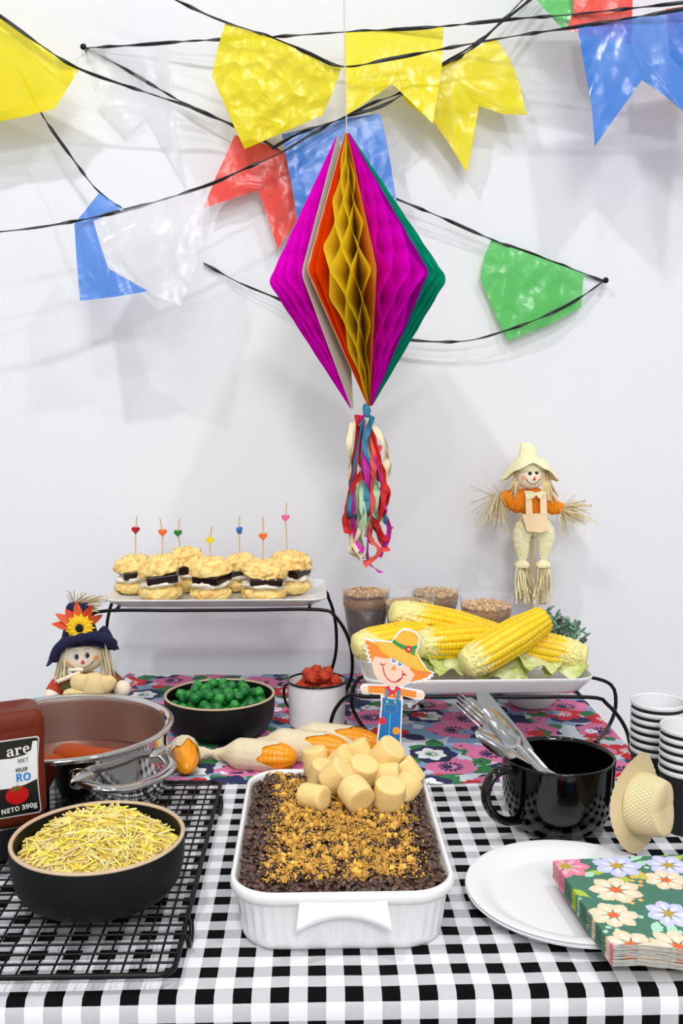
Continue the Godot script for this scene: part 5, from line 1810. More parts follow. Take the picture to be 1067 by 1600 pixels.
# ---------------------------------------------------------------- flat printed scarecrow on a pick
func topper() -> void:
	var d := 0.935
	var s := d / F / 6.667
	var base := dp(608, 1181, d)
	var t := thing("scarecrow_topper", "flat printed paper scarecrow standing behind the marshmallows", "cake topper", base, "", deg_to_rad(-2))
	var ox := 480.0
	var oy := 1467.0
	var lay := [0]
	var under := {"iris": "eye", "pupil": "eye", "hat_dot": "hat", "hat_band": "hat", "hat_bow": "hat", "hat_flower": "hat", "flower_centre": "hat", "shirt_check": "shirt", "collar": "shirt", "button": "overalls", "pocket": "overalls", "pocket_face": "overalls", "patch": "overalls", "leg_seam": "overalls", "strap": "overalls", "nose": "face", "mouth": "face"}
	var last := {}
	var add := func(called: String, pts: Array, col: Color, z0: float, z1: float) -> void:
		var o := PackedVector2Array()
		for q in pts: o.append(Vector2((q[0] - ox) * s, (oy - q[1]) * s))
		var b := MB.new()
		b.poly(o, z0, z1)
		var key := "card_%02x%02x%02x" % [col.r8, col.g8, col.b8]
		if not M.has(key): mat(key, col, 0.5)
		last[called] = put(called, b, M[key], last[under[called]] if under.has(called) else t)
	var Z := 0.0009
	var L := func(k: int) -> float: return Z + 0.00012 * k
	var disc := func(x: float, y: float, rx: float, ry: float, rot := 0.0, n := 24) -> Array:
		var o := []
		for i in n:
			var a := TAU * i / n
			var q := Vector2(cos(a) * rx, sin(a) * ry).rotated(rot)
			o.append([x + q.x, y + q.y])
		return o
	add.call("card", [[330, 1500], [345, 1280], [372, 1060], [388, 900], [385, 790], [250, 775], [200, 770], [168, 735], [172, 695], [205, 672], [330, 678], [430, 682], [350, 590], [305, 500], [285, 435], [250, 440], [262, 405], [235, 400], [250, 360], [220, 350], [238, 310], [205, 285], [228, 258], [200, 230], [222, 215], [208, 170], [300, 190], [500, 207], [560, 115], [615, 65], [700, 75], [760, 105], [803, 150], [792, 230], [800, 250], [770, 330], [830, 430], [880, 510], [960, 548], [935, 575], [950, 590], [915, 598], [918, 620], [880, 618], [875, 645], [830, 635], [820, 660], [775, 645], [740, 668], [715, 650], [620, 698], [640, 712], [770, 735], [835, 748], [860, 790], [845, 835], [800, 850], [720, 830], [620, 800], [622, 900], [612, 1100], [608, 1300], [604, 1500]], Color(0.96, 0.95, 0.94), -0.0009, Z)
	add.call("hair", [[225, 190], [310, 225], [420, 320], [500, 370], [440, 395], [320, 370], [300, 430], [275, 425], [290, 395], [255, 385], [275, 350], [240, 335], [265, 305], [225, 275], [255, 260], [215, 230]], Color(0.98, 0.56, 0.17), L.call(0), L.call(1))
	add.call("hair", [[700, 480], [760, 520], [870, 530], [940, 552], [900, 570], [880, 600], [850, 605], [820, 625], [790, 625], [730, 640], [722, 600], [745, 560]], Color(0.98, 0.56, 0.17), L.call(0), L.call(1))
	var fc := disc.call(530, 490, 232, 205, 0.15, 40) as Array
	add.call("face", fc, Color(0.98, 0.83, 0.74), L.call(1), L.call(2))
	add.call("fringe", [[300, 300], [420, 330], [505, 372], [470, 388], [420, 392], [350, 372], [300, 372]], Color(0.97, 0.55, 0.20), L.call(2), L.call(3))
	add.call("fringe", [[690, 470], [770, 520], [880, 540], [760, 580], [740, 640], [700, 640], [758, 570], [700, 520]], Color(0.97, 0.55, 0.20), L.call(2), L.call(3))
	for e in [[525, 415, 33, 36], [590, 452, 33, 36]]:
		add.call("eye", disc.call(e[0], e[1], e[2], e[3]), Color(0.96, 0.97, 0.98), L.call(2), L.call(3))
		add.call("iris", disc.call(e[0], e[1] - 4, 21, 25), Color(0.22, 0.50, 0.76), L.call(3), L.call(4))
		add.call("pupil", disc.call(e[0] + 2, e[1] - 8, 9, 11), Color(0.85, 0.92, 0.97), L.call(4), L.call(5))
	add.call("hat", [[310, 205], [505, 222], [575, 125], [620, 85], [700, 95], [755, 122], [785, 155], [775, 235], [760, 330], [815, 430], [865, 505], [930, 545], [800, 525], [700, 490], [600, 430], [480, 375], [400, 330]], Color(0.97, 0.74, 0.22), L.call(4), L.call(5))
	for i in 60:
		var x := 400.0 + (i % 12) * 32 + (i / 12) * 14
		var y := 230.0 + (i / 12) * 42 + (i % 12) * 14
		if Geometry2D.is_point_in_polygon(Vector2(x, y), PackedVector2Array([Vector2(340, 222), Vector2(505, 240), Vector2(590, 140), Vector2(690, 110), Vector2(770, 170), Vector2(755, 330), Vector2(840, 490), Vector2(700, 470), Vector2(480, 360)])):
			add.call("hat_dot", disc.call(x, y, 9, 9, 0, 10), Color(0.98, 0.84, 0.45), L.call(5), L.call(6))
	add.call("hat_band", [[522, 182], [580, 225], [640, 250], [700, 262], [690, 310], [620, 290], [560, 255], [505, 215]], Color(0.16, 0.57, 0.28), L.call(6), L.call(7))
	add.call("hat_bow", [[690, 290], [720, 252], [780, 252], [748, 300], [742, 358], [705, 340]], Color(0.18, 0.60, 0.30), L.call(6), L.call(7))
	add.call("hat_flower", disc.call(680, 290, 38, 40, 0, 9), Color(0.82, 0.16, 0.28), L.call(7), L.call(8))
	add.call("flower_centre", disc.call(680, 290, 13, 13, 0, 12), Color(0.95, 0.85, 0.5), L.call(8), L.call(9))
	add.call("nose", [[535, 460], [545, 525], [490, 512]], Color(0.98, 0.60, 0.20), L.call(2), L.call(3))
	var line := func(pts: Array, w: float) -> Array:
		var o := []
		var back := []
		for i in pts.size():
			var a := Vector2(pts[maxi(i - 1, 0)][0], pts[maxi(i - 1, 0)][1])
			var e := Vector2(pts[mini(i + 1, pts.size() - 1)][0], pts[mini(i + 1, pts.size() - 1)][1])
			var nn := (e - a).normalized().orthogonal() * w
			o.append([pts[i][0] + nn.x, pts[i][1] + nn.y])
			back.push_front([pts[i][0] - nn.x, pts[i][1] - nn.y])
		return o + back
	var smile := []
	for i in 15:
		var a := PI * (1.0 - i / 14.0)
		smile.append([515 + cos(a) * 108, 470 + sin(a) * 140 + (i / 14.0) * 78])
	add.call("mouth", line.call(smile, 5.0), Color(0.85, 0.17, 0.28), L.call(2), L.call(3))
	add.call("mouth", line.call([[375, 448], [395, 462], [420, 462], [440, 446]], 5.0), Color(0.85, 0.17, 0.28), L.call(2), L.call(3))
	add.call("mouth", line.call([[618, 522], [616, 548], [632, 570], [658, 576]], 5.0), Color(0.85, 0.17, 0.28), L.call(2), L.call(3))
	add.call("shirt", [[250, 690], [430, 695], [600, 722], [772, 752], [765, 825], [600, 795], [598, 840], [415, 810], [412, 775], [250, 768]], Color(0.97, 0.50, 0.16), L.call(0), L.call(1))
	for i in 15:
		for j in 3:
			var x := 262.0 + i * 35
			var y := 703.0 + j * 25 + (x - 250) * 0.115
			add.call("shirt_check", [[x, y], [x + 15, y + 2], [x + 15, y + 14], [x, y + 12]], Color(0.98, 0.78, 0.36), L.call(1), L.call(2))
	for i in 5:
		add.call("shirt_check", [[425 + i * 35, 790], [440 + i * 35, 792], [440 + i * 35, 806], [425 + i * 35, 804]], Color(0.98, 0.78, 0.36), L.call(1), L.call(2))
	add.call("hand", disc.call(218, 733, 38, 34), Color(0.98, 0.84, 0.74), L.call(0), L.call(1))
	add.call("hand", disc.call(810, 798, 40, 36), Color(0.98, 0.84, 0.74), L.call(0), L.call(1))
	add.call("collar", [[430, 700], [470, 690], [510, 730], [555, 692], [600, 720], [560, 760], [535, 748], [545, 815], [512, 770], [480, 800], [440, 812], [485, 745], [465, 745]], Color(0.85, 0.13, 0.27), L.call(2), L.call(3))
	add.call("neck", [[488, 690], [535, 692], [540, 730], [510, 742], [484, 722]], Color(0.98, 0.83, 0.74), L.call(3), L.call(4))
	add.call("overalls", [[405, 820], [440, 822], [470, 832], [540, 842], [602, 848], [606, 900], [598, 1100], [592, 1300], [588, 1490], [345, 1490], [365, 1270], [388, 1060], [402, 920]], Color(0.07, 0.45, 0.73), L.call(2), L.call(3))
	add.call("strap", [[435, 720], [462, 730], [470, 790], [450, 825], [430, 820], [440, 770]], Color(0.25, 0.55, 0.75), L.call(3), L.call(4))
	add.call("strap", [[565, 738], [598, 745], [578, 845], [545, 842]], Color(0.25, 0.55, 0.75), L.call(3), L.call(4))
	add.call("leg_seam", [[484, 990], [492, 990], [478, 1300], [470, 1300]], Color(0.45, 0.72, 0.88), L.call(3), L.call(4))
	add.call("button", disc.call(455, 862, 14, 16), Color(0.70, 0.74, 0.30), L.call(3), L.call(4))
	add.call("button", disc.call(540, 868, 14, 16), Color(0.70, 0.74, 0.30), L.call(3), L.call(4))
	add.call("pocket", [[425, 890], [560, 895], [562, 965], [545, 985], [440, 975], [424, 955]], Color(0.45, 0.60, 0.40), L.call(3), L.call(4))
	add.call("pocket_face", [[431, 897], [553, 902], [555, 960], [541, 978], [444, 968], [431, 951]], Color(0.10, 0.42, 0.68), L.call(4), L.call(5))
	var patch := func(x: float, y: float, r: float) -> Array:
		var o := []
		for i in 24:
			var rr := r * (1.22 if i % 2 else 0.95)
			o.append([x + cos(TAU * i / 24) * rr, y + sin(TAU * i / 24) * rr])
		return o
	add.call("patch", patch.call(405, 1075, 38.0), Color(0.88, 0.15, 0.22), L.call(3), L.call(4))
	add.call("patch", patch.call(555, 1185, 38.0), Color(0.98, 0.62, 0.12), L.call(3), L.call(4))
	var b := MB.new()
	b.tube(PackedVector3Array([Vector3(0, -0.035, -0.002), Vector3(0, 0.05, -0.002)]), 0.0014, 8)
	put("pick", b, M.wood, t, "wooden pick")


# ---------------------------------------------------------------- dolls
func wisps(b: MB, root: Vector3, dir: Vector3, n: int, ln: float, spread: float, r := 0.0007, tint := Color(0.86, 0.78, 0.58)) -> void:
	for i in n:
		var k := rng.randf_range(0.82, 1.12)
		b.col = lin(tint.r * k, tint.g * k, tint.b * k)
		var o := Vector3(rng.randf_range(-1, 1), rng.randf_range(-1, 1), rng.randf_range(-1, 1)) * spread
		var l := ln * rng.randf_range(0.7, 1.1)
		var st := root + o * 0.010
		b.tube(curve([st, st + dir * l * 0.5 + o * l * 0.35, st + dir * l + o * l * 0.8 + Vector3(0, -0.1 * l * spread, 0)], 5), r, 4)

func smile_on(b: MB, c: Vector3, r: Vector3, bs: Basis, w: float, y0: float, drop: float, th: float) -> void:      # a mouth line that follows the head
	var pts := PackedVector3Array()
	for i in 17:
		var u := i / 8.0 - 1.0
		var x := u * w
		var y := y0 - drop * (1 - u * u)
		var z := sqrt(maxf(0.02, 1 - x * x - y * y))
		pts.append(c + bs * (Vector3(x, y, z) * r * 1.008))
	b.tube(pts, th, 6)
	for s in [-1.0, 1.0]:
		var q := PackedVector3Array()
		for i in 3:
			var x: float = s * (w - 0.07 + 0.07 * i)
			var y := y0 - 0.07 + 0.05 * i
			q.append(c + bs * (Vector3(x, y + 0.04, sqrt(maxf(0.02, 1 - x * x - y * y))) * r * 1.008))
		b.tube(q, th, 5)

func on_head(c: Vector3, r: Vector3, bs: Basis, x: float, y: float, k := 1.0) -> Vector3:
	return c + bs * (Vector3(x, y, sqrt(maxf(0.0, 1 - x * x - y * y))) * r * k)

func dot_on(b: MB, c: Vector3, r: Vector3, bs: Basis, x: float, y: float, rx: float, ry: float, th := 0.0006) -> void:
	var p := on_head(c, r, bs, x, y)
	var n := (bs * (Vector3(x, y, sqrt(maxf(0.0, 1 - x * x - y * y))) / r)).normalized()
	var sx := Vector3.UP.cross(n).normalized()
	b.ell(p, Vector3(rx, ry, th), Basis(sx, n.cross(sx), n), 14, 6)

func seated_doll() -> void:
	rng.seed = 19
	var d := 1.19
	var kk := 0.937
	var s := d / F
	var base := dp(138, 1112, d)
	base = Vector3(base.x, TY + 0.003, -d)
	var t := thing("scarecrow_doll", "seated scarecrow doll in navy felt hat with sunflower behind the steel pot", "doll", base)
	var P := func(px: float, py: float, dz := 0.0) -> Vector3: return dp(px, py, d - dz) - base
	var skin := mat("doll_skin", Color(0.96, 0.90, 0.80), 0.8)
	var felt := bumps(mat("felt_navy", Color(0.095, 0.095, 0.25), 0.95), 0.06, 0.06, 0.02)
	var tan := bumps(mat("felt_tan", Color(0.93, 0.82, 0.58), 0.9), 0.05, 0.04, 0.02)
	var red := mat("doll_red", Color(0.74, 0.22, 0.10), 0.8)
	# body sits behind the pot
	var b := MB.new()
	b.ell(P.call(138, 1088, 0.0), Vector3(0.034, 0.032, 0.022), Basis.IDENTITY, 24, 16, noise, 0.1, 60.0)
	put("body", b, tan, t)
	for q in [[[108, 1055], [92, 1070], [84, 1082]], [[168, 1056], [178, 1066], [186, 1072]]]:
		b = MB.new()
		b.tube(curve([P.call(q[0][0], q[0][1], 0.0), P.call(q[1][0], q[1][1], 0.006), P.call(q[2][0], q[2][1], 0.012)], 10), 0.0105, 14)
		put("sleeve", b, red if q[0][0] < 120 else mat("doll_brown", Color(0.50, 0.30, 0.18), 0.9), t, "red sleeve" if q[0][0] < 120 else "brown sleeve")
	for q in [[82, 1087, 0.010], [191, 1076, 0.0105]]:
		b = MB.new()
		b.ell(P.call(q[0], q[1], 0.014), Vector3(q[2], q[2], q[2]), Basis.IDENTITY, 18, 12)
		put("hand", b, skin, t)
	b = MB.new()      # patch of green cloth on the chest
	b.rbox(P.call(105, 1073, 0.022), Vector3(0.014, 0.012, 0.004), 0.0015, Basis(Vector3.BACK, -0.25))
	put("chest_patch", b, mat("doll_green", Color(0.33, 0.32, 0.12), 0.9), t, "olive green patch")
	b = MB.new()
	b.tube(curve([P.call(90, 1065, 0.024), P.call(112, 1056, 0.026), P.call(126, 1050, 0.027)], 8), 0.0028, 8)
	b.tube(curve([P.call(108, 1047, 0.024), P.call(120, 1046, 0.027), P.call(130, 1047, 0.027)], 8), 0.0022, 8)
	put("collar", b, skin, t)
	# a tan felt bow in front
	b = MB.new()
	b.ell(P.call(127, 1067, 0.034), Vector3(0.014, 0.0115, 0.007), Basis(Vector3.BACK, -0.3), 20, 12, noise, 0.15, 80.0)
	b.ell(P.call(165, 1069, 0.034), Vector3(0.0135, 0.0105, 0.007), Basis(Vector3.BACK, 0.5), 20, 12, noise, 0.15, 80.0)
	b.ell(P.call(147, 1077, 0.038), Vector3(0.0125, 0.020, 0.008), Basis.IDENTITY, 20, 12, noise, 0.15, 80.0)
	b.ell(P.call(147, 1061, 0.034), Vector3(0.014, 0.008, 0.006), Basis.IDENTITY, 20, 12, noise, 0.3, 80.0)
	b.ell(P.call(118, 1084, 0.034), Vector3(0.016, 0.008, 0.007), Basis.IDENTITY, 20, 12, noise, 0.15, 80.0)
	put("felt_bow", b, tan, t, "big tan felt bow")
	# head
	var hc: Vector3 = P.call(130, 1024, 0.008)
	var hr := Vector3(0.0275, 0.0205, 0.0215)
	var hb := Basis.from_euler(Vector3(0.05, 0.05, 0.10))
	b = MB.new()
	b.ell(hc, hr, hb, 32, 22)
	var head := put("head", b, skin, t)
	b = MB.new()
	dot_on(b, hc, hr, hb, -0.15, 0.26, 0.0037, 0.0046); dot_on(b, hc, hr, hb, 0.30, 0.26, 0.0037, 0.0046)
	put("eye", b, mat("eye_white", Color(0.80, 0.78, 0.74), 0.5), head)
	b = MB.new()
	dot_on(b, hc, hr, hb, -0.12, 0.24, 0.0026, 0.0035, 0.0011); dot_on(b, hc, hr, hb, 0.33, 0.24, 0.0026, 0.0035, 0.0011)
	smile_on(b, hc, hr, hb, 0.52, -0.22, 0.30, 0.00038)
	for e in [[-0.2, 0.0], [0.3, 0.0]]:
		var br := PackedVector3Array()
		for i in 6: br.append(on_head(hc, hr, hb, e[0] - 0.12 + 0.05 * i, 0.55 + 0.05 * sin(i / 5.0 * PI), 1.01))
		b.tube(br, 0.0003, 5)
	put("face_ink", b, M.ink, head, "inked eyes and smile")
	b = MB.new()
	var no := on_head(hc, hr, hb, 0.11, -0.08, 1.0)
	b.poly(PackedVector2Array([Vector2(-0.0024, -0.0022), Vector2(0.0024, -0.0022), Vector2(0.0002, 0.0028)]), -0.0005, 0.0012, no, hb)
	put("nose", b, mat("doll_nose", Color(0.80, 0.12, 0.10), 0.6), head)
	b = MB.new()
	dot_on(b, hc, hr, hb, -0.55, -0.18, 0.0036, 0.0036); dot_on(b, hc, hr, hb, 0.66, -0.02, 0.0036, 0.0036)
	put("cheek", b, mat("doll_cheek", Color(0.96, 0.66, 0.42), 0.8), head)
	# yarn hair
	b = MB.new()
	for i in 46:
		var sd := -1.0 if i % 2 else 1.0
		var px: float = (98.0 if sd < 0 else 165.0) + rng.randf_range(-7, 8)
		var k := rng.randf_range(0.88, 1.08)
		b.col = lin(0.91 * k, 0.85 * k, 0.68 * k)
		var dz := rng.randf_range(-0.012, 0.022)
		b.tube(curve([P.call(px + sd * -4, 1005, dz), P.call(px - 2 * sd * 0, 1030, dz + 0.004), P.call(px + sd * rng.randf_range(-2, 9), 1052 + rng.randf_range(0, 16), dz + 0.006)], 8), 0.0011, 5)
	put("hair", b, M.straw, t, "cream yarn hair").set_meta("kind", "stuff")
	# hat: crown and floppy brim
	b = MB.new()
	var cr := []
	for q in [[127, 1006, 0.0330, 0.020], [126, 996, 0.0245, 0.0225], [125, 985, 0.0215, 0.020], [124, 972, 0.0190, 0.0175], [123, 958, 0.0168, 0.0150], [122, 947, 0.0152, 0.0135], [122, 942, 0.0120, 0.010]]:
		var row := PackedVector3Array()
		var o: Vector3 = P.call(q[0], q[1], 0.004)
		for j in 32:
			var a := TAU * j / 32
			row.append(o + Vector3(cos(a) * q[2] * kk, 0, -sin(a) * q[3] * kk))
		cr.append(row)
	b.rings(cr, true, false, true)
	put("hat_crown", b, felt, t, "tall navy felt crown")
	b = MB.new()
	b.sheet(56, 8, func(u: float, w: float) -> Vector3:
		var a := TAU * u
		var ca := cos(a)
		var o: Vector3 = P.call(128, 1003, 0.006)
		var r := lerpf(0.020, 0.045, w)
		var front := smoothstep(-0.2, 0.9, sin(a))      # turned up at the front
		var left := smoothstep(0.2, 1.0, -ca)
		var right := smoothstep(0.3, 1.0, ca)
		var drop := -0.030 * w * w * left - 0.010 * w * right + 0.004 * w * front + 0.012 * sin(w * PI) * right
		return o + Vector3(ca * r * (1.0 - 0.12 * front), drop + 0.004 * (1 - w) , sin(a) * lerpf(0.020, 0.030, w)))
	b.sheet(30, 8, func(u: float, w: float) -> Vector3:      # the rolled edge on the right
		var q: Vector3 = P.call(lerpf(150, 178, u), 1000 - 10 * sin(u * PI), 0.016)
		var a := w * TAU
		return q + Vector3(0.004 * cos(a), 0.0125 * sin(a) * sin(0.5 + u * 2.0) - u * 0.006, 0.009 * cos(a)))
	b.tube(curve([P.call(84, 1030, 0.020), P.call(92, 1012, 0.028), P.call(110, 1001, 0.034), P.call(130, 995, 0.036), P.call(150, 994, 0.034), P.call(166, 998, 0.030), P.call(177, 1007, 0.022)], 24), 0.0062, 10)
	put("hat_brim", b, felt, t, "floppy navy felt brim")
	# leaves and sunflower on the hat
	var fc: Vector3 = P.call(125, 981, 0.036)
	var ac := 0
	for a in [[128, 26, 0.66], [98, 31, 1.0], [62, 30, 0.9], [30, 31, 1.0], [172, 34, 0.9], [150, 33, 1.0]]:
		var an := deg_to_rad(a[0])
		b = MB.new()
		var dir := Vector3(cos(an), sin(an), 0)
		var sd := Vector3(-sin(an), cos(an), 0)
		b.sheet(8, 8, func(u: float, w: float) -> Vector3:
			var wd := sin(PI * pow(w, 0.75)) * 6.5
			return fc + Vector3(0, 0, -0.002 - 0.002 * cos(u * PI)) + dir * (10.0 + a[1] * w) * s + sd * (u * 2 - 1) * wd * s)
		put("autumn_leaf", b, mat("autumn_leaf_%d" % (ac % 2), [Color(0.85, 0.27, 0.10), Color(0.87, 0.36, 0.17)][ac % 2], 0.7), t, "orange red cloth leaf")
		ac += 1
	var pm := mat("petal_yellow", Color(0.97, 0.78, 0.03), 0.6)
	for ring in 2:
		for k in 13:
			var an := TAU * (k + 0.5 * ring) / 13
			b = MB.new()
			var dir := Vector3(cos(an), sin(an), 0)
			var sd := Vector3(-sin(an), cos(an), 0)
			var ln := 21.0 - 3 * ring
			b.sheet(4, 6, func(u: float, w: float) -> Vector3:
				var wd := sin(PI * (0.15 + 0.85 * w)) * 3.6
				return fc + Vector3(0, 0, 0.0015 * ring + 0.002 * sin(w * PI) - 0.0008 * pow(u * 2 - 1, 2)) + dir * (3.0 + ln * w) * s + sd * (u * 2 - 1) * wd * s)
			put("petal", b, pm, t)
	b = MB.new()
	b.ell(fc + Vector3(0, 0, 0.0028), Vector3(0.0048, 0.0048, 0.0024), Basis.IDENTITY, 16, 8, noise, 0.3, 900.0)
	put("flower_centre", b, mat("flower_dark", Color(0.03, 0.025, 0.02), 0.9), t, "dark sunflower centre")
	b = MB.new()
	wisps(b, P.call(122, 946, 0.0), Vector3(0.9, 0.22, 0.1).normalized(), 60, 0.024, 0.42, 0.0005, Color(0.84, 0.76, 0.60))
	wisps(b, P.call(118, 944, 0.0), Vector3(0.1, 0.6, 0.3).normalized(), 30, 0.010, 0.6, 0.0005, Color(0.84, 0.76, 0.60))
	put("straw_tuft", b, M.straw, t).set_meta("kind", "stuff")


func scarecrow() -> void:
	rng.seed = 23
	var d := 1.41
	var base0 := dp(833, 1000, d)
	var base := Vector3(base0.x, TY + 0.003, -d)
	var t := thing("scarecrow_figure", "straw scarecrow figure on a stick in pale hat and orange shirt by the wall", "doll", base)
	# crop pixels of the figure: 4.446 to one pixel, from (720, 670)
	var P := func(x: float, y: float, dz := 0.0) -> Vector3: return dp(720 + x / 4.446, 670 + y / 4.446, d - dz) - base
	var s := d / F / 4.446
	var pale := bumps(mat("cloth_pale", Color(1.0, 0.97, 0.78), 0.85), 0.03, 0.12, 0.03)
	var skin := mat("scarecrow_skin", Color(1.0, 0.93, 0.82), 0.8)
	var orange := bumps(mat("cloth_orange", Color(1.0, 0.56, 0.0), 0.8), 0.03, 0.2, 0.03)
	var b := MB.new()
	b.tube(PackedVector3Array([Vector3(P.call(500, 560, -0.008).x, 0.0, -0.008), P.call(497, 830, -0.008), P.call(490, 400, -0.008)]), 0.0024, 8)
	put("stick", b, M.wood, t, "thin wooden stick")
	b = MB.new()      # trousers as two legs that meet at the waist
	for q in [[[500, 560, 60], [470, 650, 62], [430, 720, 68], [420, 780, 60], [425, 850, 50], [425, 905, 30]], [[500, 560, 60], [530, 650, 62], [580, 720, 74], [588, 780, 66], [580, 850, 50], [575, 900, 30]]]:
		var pts := []
		var ra := PackedFloat32Array()
		for k in q: pts.append(P.call(k[0], k[1], 0.0))
		var line := curve(pts, 24)
		for i in 25:
			var u: float = i / 24.0 * (q.size() - 1)
			var lo := int(minf(u, q.size() - 2))
			ra.append(lerpf(q[lo][2], q[lo + 1][2], u - lo) * s * (1.0 + 0.05 * sin(i * 2.2)))
		for i in ra.size(): ra[i] *= 0.78
		b.tube(line, ra, 18, false, 1.35)
	put("trousers", b, pale, t, "puffed pale yellow trousers")
	for q in [[425, 930], [572, 930]]:
		b = MB.new()
		var rs := []
		for k in [[-30, 30], [-14, 26], [0, 46], [18, 54], [34, 50], [36, 30]]:
			var row := PackedVector3Array()
			for j in 28:
				var a := TAU * j / 28
				var r: float = k[1] * s * (1 + 0.10 * sin(a * 7))
				row.append(P.call(q[0], q[1] + k[0], 0.0) + Vector3(cos(a) * r, 0, -sin(a) * r * 0.8))
			rs.append(row)
		rs.reverse()
		b.rings(rs, true, true, true)
		put("cuff", b, pale, t)
		b = MB.new()
		for i in 60:
			var k := rng.randf_range(0.85, 1.12)
			b.col = lin(0.95 * k, 0.89 * k, 0.70 * k)
			var x0: float = q[0] + rng.randf_range(-40, 40)
			var x1: float = x0 + rng.randf_range(-38, 44) + (25 if q[0] < 500 else -10)
			b.tube(curve([P.call(x0, 950, rng.randf_range(-0.006, 0.006)), P.call((x0 + x1) / 2 + rng.randf_range(-12, 12), 1060, rng.randf_range(-0.008, 0.010)), P.call(x1, 1160 + rng.randf_range(-40, 65), rng.randf_range(-0.008, 0.012))], 6), 0.0011, 4)
		put("straw_leg", b, M.straw, t).set_meta("kind", "stuff")
	b = MB.new()      # shirt: torso and two sleeves
	b.ell(P.call(498, 510, 0.0), Vector3(100 * s, 112 * s, 62 * s), Basis.IDENTITY, 28, 18, noise, 0.10, 60.0)
	for q in [[[440, 500, 88], [390, 500, 86], [330, 482, 62], [268, 466, 30]], [[550, 500, 88], [600, 515, 72], [650, 545, 56], [706, 552, 34]]]:
		var pts := []
		for k in q: pts.append(P.call(k[0], k[1], 0.002))
		var ra := PackedFloat32Array()
		for i in 19:
			var u := i / 18.0 * 3
			var lo := int(minf(u, 2))
			ra.append(lerpf(q[lo][2], q[lo + 1][2], u - lo) * s * (1.0 + 0.07 * sin(i * 1.7)))
		for i in ra.size(): ra[i] *= 0.72
		b.tube(curve(pts, 18), ra, 16, false, 1.35)
	put("shirt", b, orange, t, "bright orange shirt")
	var bib := mat("cloth_peach", Color(1.0, 0.88, 0.70), 0.85)
	b = MB.new()
	var flat := func(mb: MB, pts: Array, z: float, th: float) -> void:
		var o := PackedVector2Array()
		var org: Vector3 = P.call(500, 600, 0.0)
		for q in pts:
			var v: Vector3 = P.call(q[0], q[1], 0.0) - org
			o.append(Vector2(v.x, v.y))
		mb.poly(o, z, z + th, org)
	flat.call(b, [[405, 585], [580, 580], [575, 640], [590, 690], [540, 710], [440, 700], [425, 650]], 0.0165, 0.003)
	put("bib", b, bib, t, "peach bib")
	for q in [[[428, 460], [470, 470], [478, 590], [432, 588]], [[528, 425], [572, 430], [575, 585], [530, 588]]]:
		b = MB.new()
		flat.call(b, q, 0.0180, 0.0022)
		put("strap", b, bib, t)
	b = MB.new()
	flat.call(b, [[420, 420], [470, 425], [500, 436], [540, 420], [560, 440], [525, 480], [500, 450], [480, 470], [430, 485]], 0.0195, 0.003)
	put("bow", b, pale, t, "small pale bow")
	# straw hands
	for q in [[258, 476, Vector3(-0.12, -0.95, 0.15)], [712, 556, Vector3(0.72, -0.15, 0.15)]]:
		b = MB.new()
		wisps(b, P.call(q[0], q[1], 0.004), q[2].normalized(), 54, 0.030, 0.62, 0.0006, Color(0.92, 0.85, 0.66))
		wisps(b, P.call(q[0], q[1], 0.004), Vector3(signf(q[0] - 500) * 0.5, -0.8, 0.0).normalized(), 26, 0.028, 0.7, 0.0005, Color(0.92, 0.85, 0.66))
		wisps(b, P.call(q[0], q[1], 0.004), Vector3(signf(q[0] - 500) * 0.7, 0.4, 0.1).normalized(), 10, 0.022, 0.8, 0.0004, Color(0.87, 0.80, 0.62))
		put("straw_hand", b, M.straw, t).set_meta("kind", "stuff")
	# head, face, hair
	var hc: Vector3 = P.call(483, 335, 0.006)
	var hr := Vector3(101 * s, 84 * s, 80 * s)
	var hb := Basis.from_euler(Vector3(0.0, 0.05, 0.03))
	b = MB.new()
	b.ell(hc, hr, hb, 32, 22)
	var head := put("head", b, skin, t)
	b = MB.new()
	dot_on(b, hc, hr, hb, -0.22, 0.36, 13 * s, 14 * s, 0.0014); dot_on(b, hc, hr, hb, 0.24, 0.40, 13 * s, 14 * s, 0.0014)
	smile_on(b, hc, hr, hb, 0.46, -0.16, 0.36, 0.00042)
	put("face_ink", b, M.ink, head, "inked eyes and smile")
	b = MB.new()
	b.poly(PackedVector2Array([Vector2(-12 * s, -13 * s), Vector2(12 * s, -13 * s), Vector2(1 * s, 14 * s)]), -0.0008, 0.0012, on_head(hc, hr, hb, 0.06, -0.03), hb)
	put("nose", b, mat("scarecrow_nose", Color(0.85, 0.20, 0.16), 0.6), head, "red triangle nose")
	b = MB.new()
	dot_on(b, hc, hr, hb, -0.62, 0.02, 20 * s, 17 * s); dot_on(b, hc, hr, hb, 0.68, 0.06, 20 * s, 17 * s)
	put("cheek", b, mat("scarecrow_cheek", Color(0.98, 0.74, 0.58), 0.8), head)
	b = MB.new()
	for i in 44:
		var left := i % 2 == 0
		var k := rng.randf_range(0.88, 1.1)
		b.col = lin(0.93 * k, 0.83 * k, 0.62 * k)
		var x0: float = (385.0 if left else 588.0) + rng.randf_range(-14, 14)
		var x1: float = x0 + (rng.randf_range(-55, 10) if left else rng.randf_range(-10, 85))
		b.tube(curve([P.call(x0, 290, rng.randf_range(-0.006, 0.012)), P.call(x0 + (x1 - x0) * 0.3, 370, 0.012), P.call(x1, (430.0 if left else 470.0) + rng.randf_range(-40, 60), rng.randf_range(0.006, 0.018))], 6), 0.0012, 4)
	put("hair", b, M.straw, t, "straw coloured hair").set_meta("kind", "stuff")
	# hat
	b = MB.new()
	var cr := []
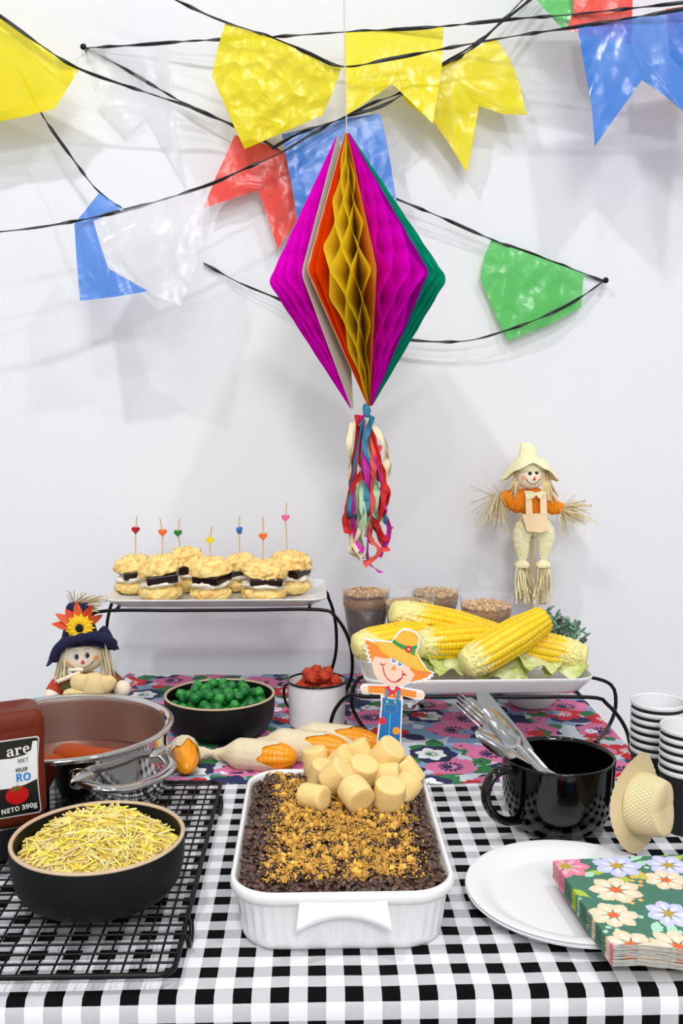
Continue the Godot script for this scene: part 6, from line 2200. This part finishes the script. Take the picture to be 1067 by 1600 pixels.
	for k in [[478, 292, 104, 84], [476, 262, 100, 82], [474, 232, 92, 74], [470, 205, 78, 60], [466, 180, 66, 50], [466, 150, 60, 44], [464, 125, 55, 38], [452, 103, 38, 26], [442, 94, 10, 8]]:
		var row := PackedVector3Array()
		for j in 36:
			var a := TAU * j / 36
			var w: float = 1.0 + 0.05 * noise.get_noise_2d(cos(a) * 3 + k[1] * 0.03, sin(a) * 3)
			row.append(P.call(k[0], k[1], 0.004) + Vector3(cos(a) * k[2] * s * w, 0, -sin(a) * k[3] * s * w))
		cr.append(row)
	b.rings(cr, true, false, true)
	put("hat_crown", b, pale, t, "crumpled pale yellow crown")
	b = MB.new()
	b.sheet(60, 8, func(u: float, w: float) -> Vector3:
		var a := TAU * u
		var side := absf(cos(a))
		var back := smoothstep(0.0, -1.0, sin(a))
		var o: Vector3 = P.call(476, 196, 0.004)
		var r := lerpf(74, 206, w) * s
		var drop := (lerpf(40, 166, pow(side, 1.5)) + 60 * back) * pow(w, 1.15 + 0.5 * side) * s
		return o + Vector3(cos(a) * r, -drop + 0.0012 * sin(a * 9) * w, sin(a) * lerpf(58, 118, w) * s))
	put("hat_brim", b, pale, t, "wide drooping pale brim")


# ---------------------------------------------------------------- straw hat
func straw_hat() -> void:
	var n := 256
	var im := Image.create(n, n, false, Image.FORMAT_RGB8)
	for y in n:
		for x in n:
			var u := posmod(x + (y if (y / 32) % 2 == 0 else -y), 32)
			var k := 0.86 + 0.14 * sin(u / 32.0 * PI)
			if u < 4: k *= 0.72
			var j := 0.04 * sin(x * 0.9) * sin(y * 0.31)
			im.set_pixel(x, y, Color(0.95 * k + j, 0.86 * k + j, 0.66 * k + j))
	var m := mat("hat_straw", Color.WHITE, 0.75)
	m.albedo_texture = ImageTexture.create_from_image(im)
	m.heightmap_enabled = true
	m.heightmap_texture = m.albedo_texture
	m.heightmap_scale = 0.07
	m.uv1_scale = Vector3(6, 2, 1)
	var c := dp(998, 1254, 0.815)
	var t := thing("straw_hat", "miniature woven straw hat standing on its brim beside the black mug", "hat", c)
	var ax := Vector3(0.66, 0.07, 0.75).normalized()
	var x := Vector3.UP.cross(ax).normalized()
	t.basis = Basis(x, ax, x.cross(ax))
	var b := MB.new()
	b.sheet(96, 12, func(u: float, w: float) -> Vector3:      # brim, rolled up on two sides
		var a := -TAU * u
		var r := lerpf(0.0245, 0.0425, w)
		var lift := -0.0022 * w * w * cos(2 * a + 0.3) + 0.0016 * w * sin(3 * a + 0.6) - 0.001 * w
		return Vector3(cos(a) * r * 0.93, lift + 0.0005 * sin(u * TAU * 44) * smoothstep(0.85, 1.0, w), sin(a) * r * 1.03))
	put("brim", b, m, t)
	b = MB.new()
	b.sheet(96, 26, func(u: float, w: float) -> Vector3:      # crown: wide at the band, pinched to a ridge with a dent along it
		var a := -TAU * u
		var k := clampf(w / 0.62, 0, 1)
		var q := clampf((w - 0.62) / 0.38, 0, 1)
		var r := 0.0262 * (1.0 - 0.13 * k * k) * cos(q * PI / 2)
		var h := 0.021 * k + 0.0075 * sin(q * PI / 2)
		var px := 1.0 - 0.22 * smoothstep(0.1, 1.0, k)
		h += 0.0045 * smoothstep(0.2, 0.9, k) * absf(sin(a)) * (1.0 - q) - 0.005 * pow(q, 1.5)
		return Vector3(cos(a) * r * px, h, sin(a) * r * 1.04))
	put("crown", b, m, t)
